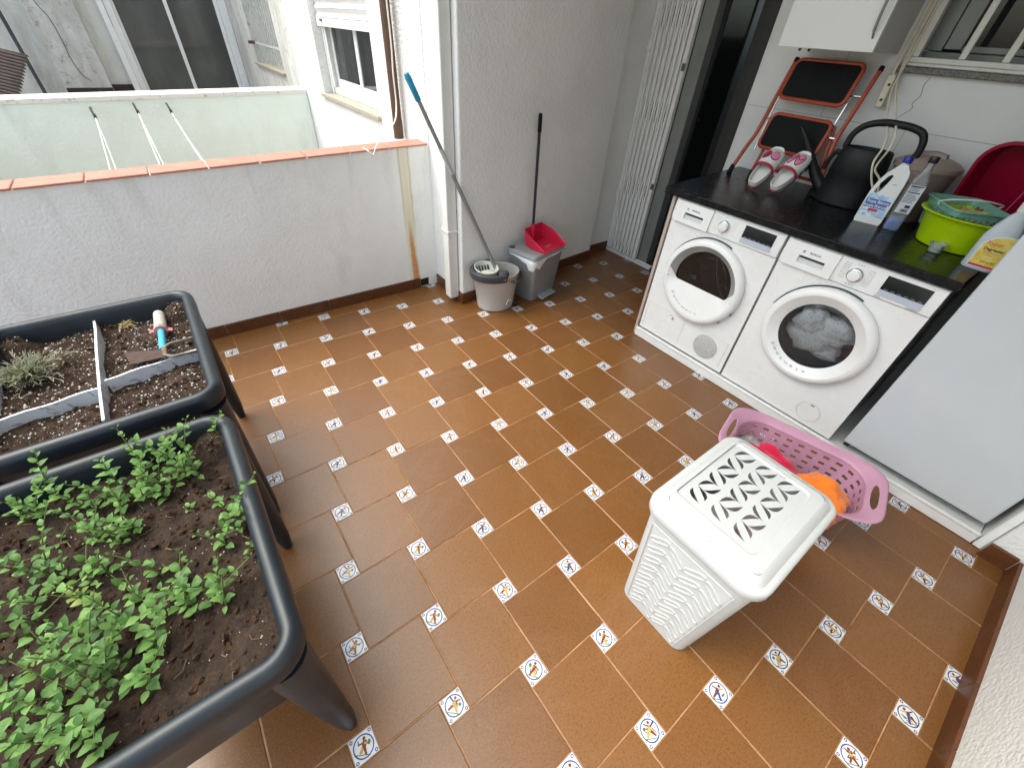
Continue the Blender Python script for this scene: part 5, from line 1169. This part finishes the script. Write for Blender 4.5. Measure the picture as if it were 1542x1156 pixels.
m = MB(); m.loft([ring3(inner, lz+.0388), ring3(rrect(PW+.024, PH+.024, .018, 6, pcx, pcy), lz+.0355), ring3(rrect(PW+.020, PH+.020, .016, 6, pcx, pcy), lz+.0345)], 0, False, False); m.build('lid_step', M_LID, lo, angle=60)
holes = []
def crescent(c, ang, L_, w_, side):
    """half of a leaf outline, cut out between its outer edge and an inner curve"""
    P = []
    n = 10
    a0, a1 = ((.0, .80) if side > 0 else (.22, 1.0))
    for k in range(n+1):
        u = a0+(a1-a0)*k/n; P.append((u*L_, side*w_*sin(pi*u)**.9))
    for k in range(n, -1, -1):
        u = a0+(a1-a0)*k/n; t = (u-a0)/(a1-a0); ww = w_*sin(pi*u)**.9; P.append((u*L_, side*(ww-(.001+w_*.54*sin(pi*t)))))
    ca, sa = cos(ang), sin(ang)
    return [(c[0]+x*ca-y*sa, c[1]+x*sa+y*ca) for x, y in P]
for col in range(3):
    y0 = pcy-.070+col*.066
    for row in range(3):
        x0 = pcx-.132+row*.094
        holes += [crescent((x0, y0-.010), rad(36), .062, .023, 1), crescent((x0, y0-.010), rad(36), .062, .023, -1)]
        holes += [crescent((x0+.052, y0+.028), rad(-50), .062, .023, 1), crescent((x0+.052, y0+.028), rad(-50), .062, .023, -1)]
me = flat_shape([rrect(PW+.0198, PH+.0198, .016, 6, pcx, pcy)]+holes, .0012); me.transform(Matrix.Translation((0, 0, lz+.0333))); me.materials.append(M_LID); mobj('leaf_panel', me, lo, smooth=False)
m = MB(); m.tube([(pcx+.165+.017*cos(2*pi*k/24)*1.0, pcy-.03+.022*sin(2*pi*k/24), lz+.0395) for k in range(24)], .0009, 5, closed=True); m.tube([(pcx+.165+.008*cos(2*pi*k/16), pcy-.03+.010*sin(2*pi*k/16), lz+.0395) for k in range(16)], .0008, 5, closed=True); m.build('moulded_mark', M_LID, lo)
m = MB(); P = rrect(.016, .086, .004, 3, -.192+.0, .03); m.tube([(x, y, lz+.0393) for x, y in P], .001, 5, closed=True); m.build('finger_slot', M_LID, lo)
# clothes inside, seen dimly through the leaves
def cloth_pile(name, mat, c, r, seed, sq=(1, 1, .6), parent=None, amp=.35):
    m = MB(); n = 56; R_ = []
    for i in range(33):
        th = pi*i/32; rg = []
        for j in range(n):
            ph = 2*pi*j/n; v = Vector((sin(th)*cos(ph), sin(th)*sin(ph), cos(th)))
            k = r*(1+amp*noise.noise(v*1.5+Vector((seed, 0, 0)))+.26*abs(noise.noise(v*3.1+Vector((0, seed, 0))))-.07*abs(noise.noise(v*6.5+Vector((0, 0, seed)))))
            rg.append((v.x*k*sq[0], v.y*k*sq[1], v.z*k*sq[2]))
        R_.append(rg)
    m.loft(R_); return m.build(name, mat, parent, loc=c, angle=180)
def fabric(name, c, sc_=500, var=.12):
    t = NT(name); a = t.noise(sc_, 2); b = t.noise(14, 4)
    t.base(t.mix(t.ramp(b, [(.4, 0), (.65, 1)]), c, (c[0]*(1-var), c[1]*(1-var), c[2]*(1-var), 1))).rough(.95); t.p.inputs['Sheen Weight'].default_value = .3; t.p.inputs['Specular IOR Level'].default_value = .1
    t.bump(t.math('ADD', t.math('MULTIPLY', a, .5), b), .35, .004); return t.m
tag(cloth_pile('clothes', fabric('grey mauve clothes', srgb(196, 180, 174)), (.81, -1.226, .36), .16, 4, (.95, .72, .5)), 'dim mauve clothes glimpsed through the leaf cutouts of the hamper lid', 'clothes')
# pink basket
M_PNK = simple('pink basket plastic', srgb(186, 140, 165), .38, .08, 14)
pb = thing('laundry_basket', 'pink slotted laundry basket with handle holes between the hamper and the step', 'laundry basket', (1.490, -1.212, 0), rad(13.6))
W0, L0, W1_, L1_, PHt = .255, .41, .305, .475, .215
m = MB(); n = 112
slotted(m, rrect(W0, L0, .08, 12), rrect(W1_, L1_, .105, 14), .006, PHt, n, (0, .10, .165, .255, .32, .41, .475, .565, .63, .72, .785, .875, .94, 1), lambda i, j: j % 2 == 1 and j < 12 and i % 4 in (0, 1))
m.build('basket_body', M_PNK, pb, smooth=False, solid=.0028, off=0)
# flared rim, higher at both ends, with a slot in each end for the hands
nr = 240; base = perim(rrect(W1_, L1_, .105, 14), nr)
def lift(y): return .014*max(0, (abs(y)-.13)/.14)**1.3 if abs(y) > .13 else 0
rows = []
FR = (0, .12)+tuple(.26+.025*q for q in range(17))+(.9, 1.0)
for f in FR:
    rg = []
    for x, y in base:
        l = sqrt(x*x+y*y); ey_ = max(0, (abs(y)-.16)/.09)
        ox = .036*f*(1 if x > 0 else -1)*min(1, abs(x)/.10); oy = (.060*f)*(1 if y > 0 else -1)*min(1, max(0, (abs(y)-.10)/.13))
        rg.append((x+ox, y+oy, PHt+.030*f**.7+lift(y)*f*1.0-(.005 if f == 1 else 0)))
    rows.append(rg)
V = [p for r in rows for p in r]
m = MB(); F = []
for j in range(len(rows)-1):
    for i in range(nr):
        x, y = base[i]
        if abs(y) > L1_/2-.002 and 2 <= j <= 17 and (x/.060)**2+(((FR[j]+FR[j+1])/2-.46)/.185)**2 < 1: continue
        F.append((j*nr+i, j*nr+(i+1) % nr, (j+1)*nr+(i+1) % nr, (j+1)*nr+i))
m.add(V, F); m.build('rim', M_PNK, pb, angle=60, solid=.003, off=0)
cl = cloth_pile('orange_cloth', fabric('orange terry cloth', srgb(222, 116, 38)), (1.425, -1.335, .175), .102, 7, (.90, .98, .9), None, .22); tag(cl, 'crumpled orange towel in the right end of the pink basket', 'towel')
cl = cloth_pile('crimson_cloth', fabric('crimson cloth', srgb(196, 22, 66)), (1.47, -1.13, .125), .10, 17, (1.0, 1.2, .7)); tag(cl, 'crumpled crimson garment lying in the middle of the pink basket', 'clothes')
cl = cloth_pile('lilac_cloth', m_thin('clear lilac bag film', (.95, .9, .95, 1), 1.2, .3), (1.50, -1.04, .115), .07, 23, (1.0, 1.0, .8), None, .5); tag(cl, 'crinkled clear plastic bag in the far end of the pink basket', 'plastic bag')

# ================================================================== MOP CORNER
M_BUC = simple('warm grey bucket plastic', srgb(188, 185, 180), .42, .06, 14)
M_CHA = simple('charcoal plastic', srgb(62, 66, 74), .45, .12, 30)
M_WRG = simple('pale wringer plastic', srgb(206, 206, 198), .42, .06, 20)
bk = thing('mop_bucket', 'oval warm grey mop bucket with pale wringer and charcoal collar, beside the pier corner', 'bucket', (1.385, .775, 0), rad(-12)); bk.scale = (1.1, 1.1, 1.06)
def eo(rx, ry, z, n=44, cx=0): return [(cx+rx*cos(2*pi*k/n), ry*sin(2*pi*k/n), z) for k in range(n)]
m = MB(); m.loft([eo(.106, .088, 0), eo(.115, .096, .006), eo(.118, .099, .03), eo(.142, .112, .228), eo(.147, .116, .232), eo(.148, .117, .242), eo(.145, .114, .246), eo(.140, .110, .244), eo(.137, .108, .225), eo(.113, .094, .01)]); m.build('body', M_BUC, bk, angle=45)
m = MB()
rng_ = lambda a: (.148*cos(a), .118*sin(a))
# charcoal collar wraps the left half
R0 = []
for k in range(25):
    a = rad(88+k*(190/24)); x, y = rng_(a); d_ = .008+.010*abs(sin((a-rad(88))/rad(190)*pi))
    R0.append([(x*.985, y*.985, .218), (x*1.0+d_*cos(a)*.6, y+d_*sin(a)*.6, .216), (x+d_*cos(a), y+d_*sin(a), .235), (x+d_*cos(a)*.8, y+d_*sin(a)*.8, .262), (x*.97, y*.97, .264)])
m.loft(R0); m.build('collar', M_CHA, bk, angle=60, bevel=.002)
m = MB(); wr = MB()
c0 = (-.065, 0)
pr2 = [(.070, .262), (.073, .270), (.072, .277), (.066, .275), (.060, .25), (.045, .20), (.030, .17), (.0005, .165)]
wr.lathe(pr2, 36, (c0[0], c0[1], 0), sx=.98, sy=1.25, caps=(False, False))
wr.build('wringer', M_WRG, bk, angle=50, solid=.0025)
m = MB()
for k in range(5):
    x = c0[0]-.045+.018*k
    m.hexa([(x, .035, .232), (x+.008, .035, .232), (x+.008, .055, .262), (x, .055, .262), (x, .038, .230), (x+.008, .038, .230), (x+.008, .058, .260), (x, .058, .260)])
m.build('wringer_slot', M_SLOT, bk)
m = MB(); m.loft([[(c0[0]+.055*cos(rad(a))*r, -.030+.05*sin(rad(a))*r, z) for a in range(0, 360, 15)] for r, z in ((1.0, .222), (1.0, .240), (.8, .252), (.3, .256))]); m.build('wringer_shelf', M_WRG, bk, angle=50)
m = MB(); m.loft([[(.012+.034*cos(rad(a))*r, -.088+.030*sin(rad(a))*r, z) for a in range(0, 360, 15)] for r, z in ((1.0, .235), (1.0, .262), (.8, .274), (.2, .277))]); m.build('lever', M_CHA, bk, angle=50)
m = MB(); m.tube(smooth_path([(.045, -.116, .222), (.085, -.125, .205), (.13, -.09, .202), (.158, -.03, .208), (.160, .03, .212)]), .0085, 8, flat=.7); m.build('handle', simple('dark brown handle', srgb(50, 44, 42), .45), bk)
m = MB(); m.tube([(.045, -.108, .224), (.045, -.122, .224)], .012, 12); m.tube([(.005, -.112, .236), (.005, -.128, .236)], .006, 10); m.build('pivot', M_CHR, bk)
m = MB(); m.loft([[(.118+.022*cos(rad(a)), -.045+.016*sin(rad(a))*1.0, z) for a in range(0, 360, 30)] for z in (.002, .03)]); m.build('caster', M_SLOT, bk, bevel=.006)
m = MB(); m.tube(smooth_path([(.028, -.1125, .055), (.036, -.1135, .085), (.05, -.1125, .088), (.055, -.111, .08)]), .003, 6); m.tube(smooth_path([(.05, -.112, .085), (.068, -.106, .072)]), .003, 6); m.build('emblem', M_WRG, bk)
# mop
mp = thing('mop', 'mop with long grey pole and turquoise grip standing in the mop bucket', 'mop', (1.43, .765, .165))
b0, b1 = Vector((0, 0, 0)), Vector((-.468, .232, 1.135)); dr = (b1-b0).normalized()
m = MB(); m.tube([b0, b0+(b1-b0)*.55], .0115, 12); m.tube([b0+(b1-b0)*.55, b0+(b1-b0)*.93], .0105, 12); m.build('pole', simple('grey lacquered steel', srgb(138, 140, 142), .35, .1, 20, metal=.35), mp)
m = MB(); m.tube([b0+(b1-b0)*.60, b0+(b1-b0)*.71], .0118, 12); m.build('sleeve', simple('pale grey sleeve', srgb(172, 174, 176), .4), mp)
m = MB(); L_ = (b1-b0).length; m.tube([b1-dr*.125, b1-dr*.12, b1-dr*.06, b1-dr*.02, b1-dr*.004, b1], [.012, .0145, .0150, .0155, .012, .005], 12); gp = m.build('grip', simple('turquoise grip', srgb(22, 138, 178), .4, .1, 40), mp)
s_ = dr.cross(Vector((0, 0, 1))).normalized(); fwd = s_.cross(dr).normalized()
if fwd.y > 0: fwd = -fwd
m = MB(); c = b1-dr*.026+fwd*.0150; m.tube([c+dr*.011*cos(2*pi*k/16)+s_*.0042*sin(2*pi*k/16) for k in range(16)], .0016, 5, closed=True); m.build('hang_hole', M_WRG, gp)
m = MB()
rng = random.Random(6)
for k in range(40):
    a = rng.uniform(0, 6.28); m.tube(smooth_path([(0, 0, .01), (.02*cos(a), .02*sin(a), -.03), (.035*cos(a), .03*sin(a), -.09)], 3), .004, 5)
m.build('mop_head', fabric('grey mop yarn', srgb(168, 164, 156)), mp)
# pedal bin
M_BIN = simple('blue grey bin plastic', srgb(150, 155, 156), .42, .08, 20)
pbn = thing('pedal_bin', 'grey plastic pedal bin with white liner folded over its rim, beside the bucket', 'bin', (1.742, .785, 0), rad(13))
def bn(w_, d_, z, cy=0, r=.03): return ring3(rrect(w_, d_, r, 6, 0, cy), z)
m = MB(); m.loft([bn(.262, .178, 0, .0), bn(.270, .186, .005), bn(.338, .226, .300, .0), bn(.342, .230, .302), bn(.342, .230, .318), bn(.33, .218, .318), bn(.262, .178, .02)]); m.build('body', M_BIN, pbn, angle=45)
m = MB(); m.loft([bn(.352, .240, .322), bn(.358, .246, .325), bn(.358, .246, .345), bn(.350, .238, .353), bn(.325, .214, .3555), bn(.32, .209, .3525), bn(.05, .04, .3525, 0, .015)]); ldb = m.build('lid', M_BIN, pbn, angle=30)
m = MB()
for k in range(9): m.box(-.14, .14, -.09+.02*k, -.087+.02*k, .3523, .3534)
m.build('lid_rib', M_BIN, ldb, smooth=False)
m = MB(); m.box(-.172, -.14, .085, .118, .35, .362); m.build('lid_hinge', M_CHA, ldb, bevel=.003)
m = MB(); m.hexa([(-.075, -.142, .012), (.095, -.142, .012), (.085, -.085, .02), (-.075, -.085, .02), (-.075, -.142, .022), (.095, -.142, .022), (.085, -.085, .034), (-.075, -.085, .034)]); m.build('pedal', simple('pedal grey', srgb(152, 158, 160), .4), pbn, bevel=.004)
m = MB(); m.box(.05, .098, -.1185, -.1135, .268, .292); m.xf(Matrix.Translation((0, .008, 0))); m.build('sticker', simple('red sticker', srgb(200, 60, 84), .5), pbn, smooth=False)
m = MB(); n = 60
per = perim(rrect(.350, .238, .032, 6), n); rg0 = []; rg1 = []; rg2 = []; rr = random.Random(3)
for i, (x, y) in enumerate(per):
    dpt = .004+.012*max(0, noise.noise(Vector((x*14, y*14, 3))))
    if y < -.06 and x < -.05: dpt += .075*max(0, sin(pi*min(1, (-x-.05)/.16)))*(.7+.5*noise.noise(Vector((x*30, 3, 1))))
    if x < -.16: dpt += .03*max(0, min(1, (.06-y)/.1))
    k = 1.006+.012*noise.noise(Vector((x*60, y*60, 0)))
    rg0.append((x*.99, y*.99, .3215)); rg1.append((x*k*1.01, y*k*1.012, .3195)); rg2.append((x*(1.012-.25*dpt)+.003*noise.noise(Vector((i*.9, 0, 0))), y*(1.02-.25*dpt), .3195-dpt))
m.loft([rg0, rg1, [((a[0]+b[0])/2*1.012, (a[1]+b[1])/2*1.014, (a[2]+b[2])/2) for a, b in zip(rg1, rg2)], rg2], 0, False, False); m.build('liner', simple('white bin liner', (.74, .75, .76, 1), .35, .06, 30, .5, 60), pbn, angle=180)
# dustpan
M_DP2 = simple('red dustpan plastic', srgb(206, 26, 62), .35, .1, 20)
dp2 = thing('dustpan', 'red dustpan with long black handle standing on the pedal bin lid against the pier', 'dustpan', (1.778, .778, .357), rad(14)); dp2.scale = (.92, .9, 1)
m = MB()
def pan(sc_, z0, zb):
    return [(-.115*sc_, .085, z0), (-.13*sc_, -.02, z0), (-.14*sc_, -.125, z0), (.14*sc_, -.125, z0), (.13*sc_, -.02, z0), (.115*sc_, .085, z0)]
bo = [(-.105, .085, .004), (-.13, .01, .003), (-.135, -.13, .001), (.135, -.13, .001), (.13, .01, .003), (.105, .085, .004)]
to = [(-.108, .100, .105), (-.138, .005, .072), (-.140, -.128, .012), (.140, -.128, .012), (.138, .005, .072), (.108, .100, .105)]
m.add(bo, [(0, 1, 2, 3, 4, 5)])
V = bo+to; m.add(V, [(0, 1, 7, 6), (1, 2, 8, 7), (5, 0, 6, 11), (4, 5, 11, 10), (3, 4, 10, 9)])
m.xf(Matrix.Rotation(rad(0), 4, 'X')); o_ = m.build('pan', M_DP2, dp2, smooth=False, solid=.003, bevel=.006, seg=3)
m = MB(); m.tube([(-.140, -.126, .013), (-.138, .005, .073), (-.108, .101, .106), (.108, .101, .106), (.138, .005, .073), (.140, -.126, .013)], .0035, 6); m.build('pan_edge', M_DP2, dp2)
m = MB(); m.tube([(-.03, -.05, .004), (.01, -.06, .004), (.03, -.045, .004)], .002, 5); m.build('hair_scrap', simple('grey fluff', srgb(190, 180, 178), .9), o_)
h0, h1 = Vector((-.018, .088, .085)), Vector((.040, .150, .760)); dv = (h1-h0).normalized()
m = MB(); m.tube([h0, h1], .0105, 10); m.build('handle', simple('black handle tube', (.010, .010, .012, 1), .4, .2, 40), dp2)
m = MB(); m.tube([h1-dv*.10, h1-dv*.095, h1-dv*.01, h1], [.012, .0135, .013, .008], 12); m.build('grip', M_PAD, dp2)
m = MB(); m.tube([h0-dv*.06, h0+dv*.04], .016, 12); m.build('socket', M_DP2, dp2)
# small blue thing behind the dryer corner
tag(cloth_pile('blue_cloth', fabric('blue cloth', srgb(24, 52, 112)), (2.80, .505, .030), .034, 9, (1, .8, .95)), 'small crumpled blue cloth on the gate rail beside the dryer', 'cloth')
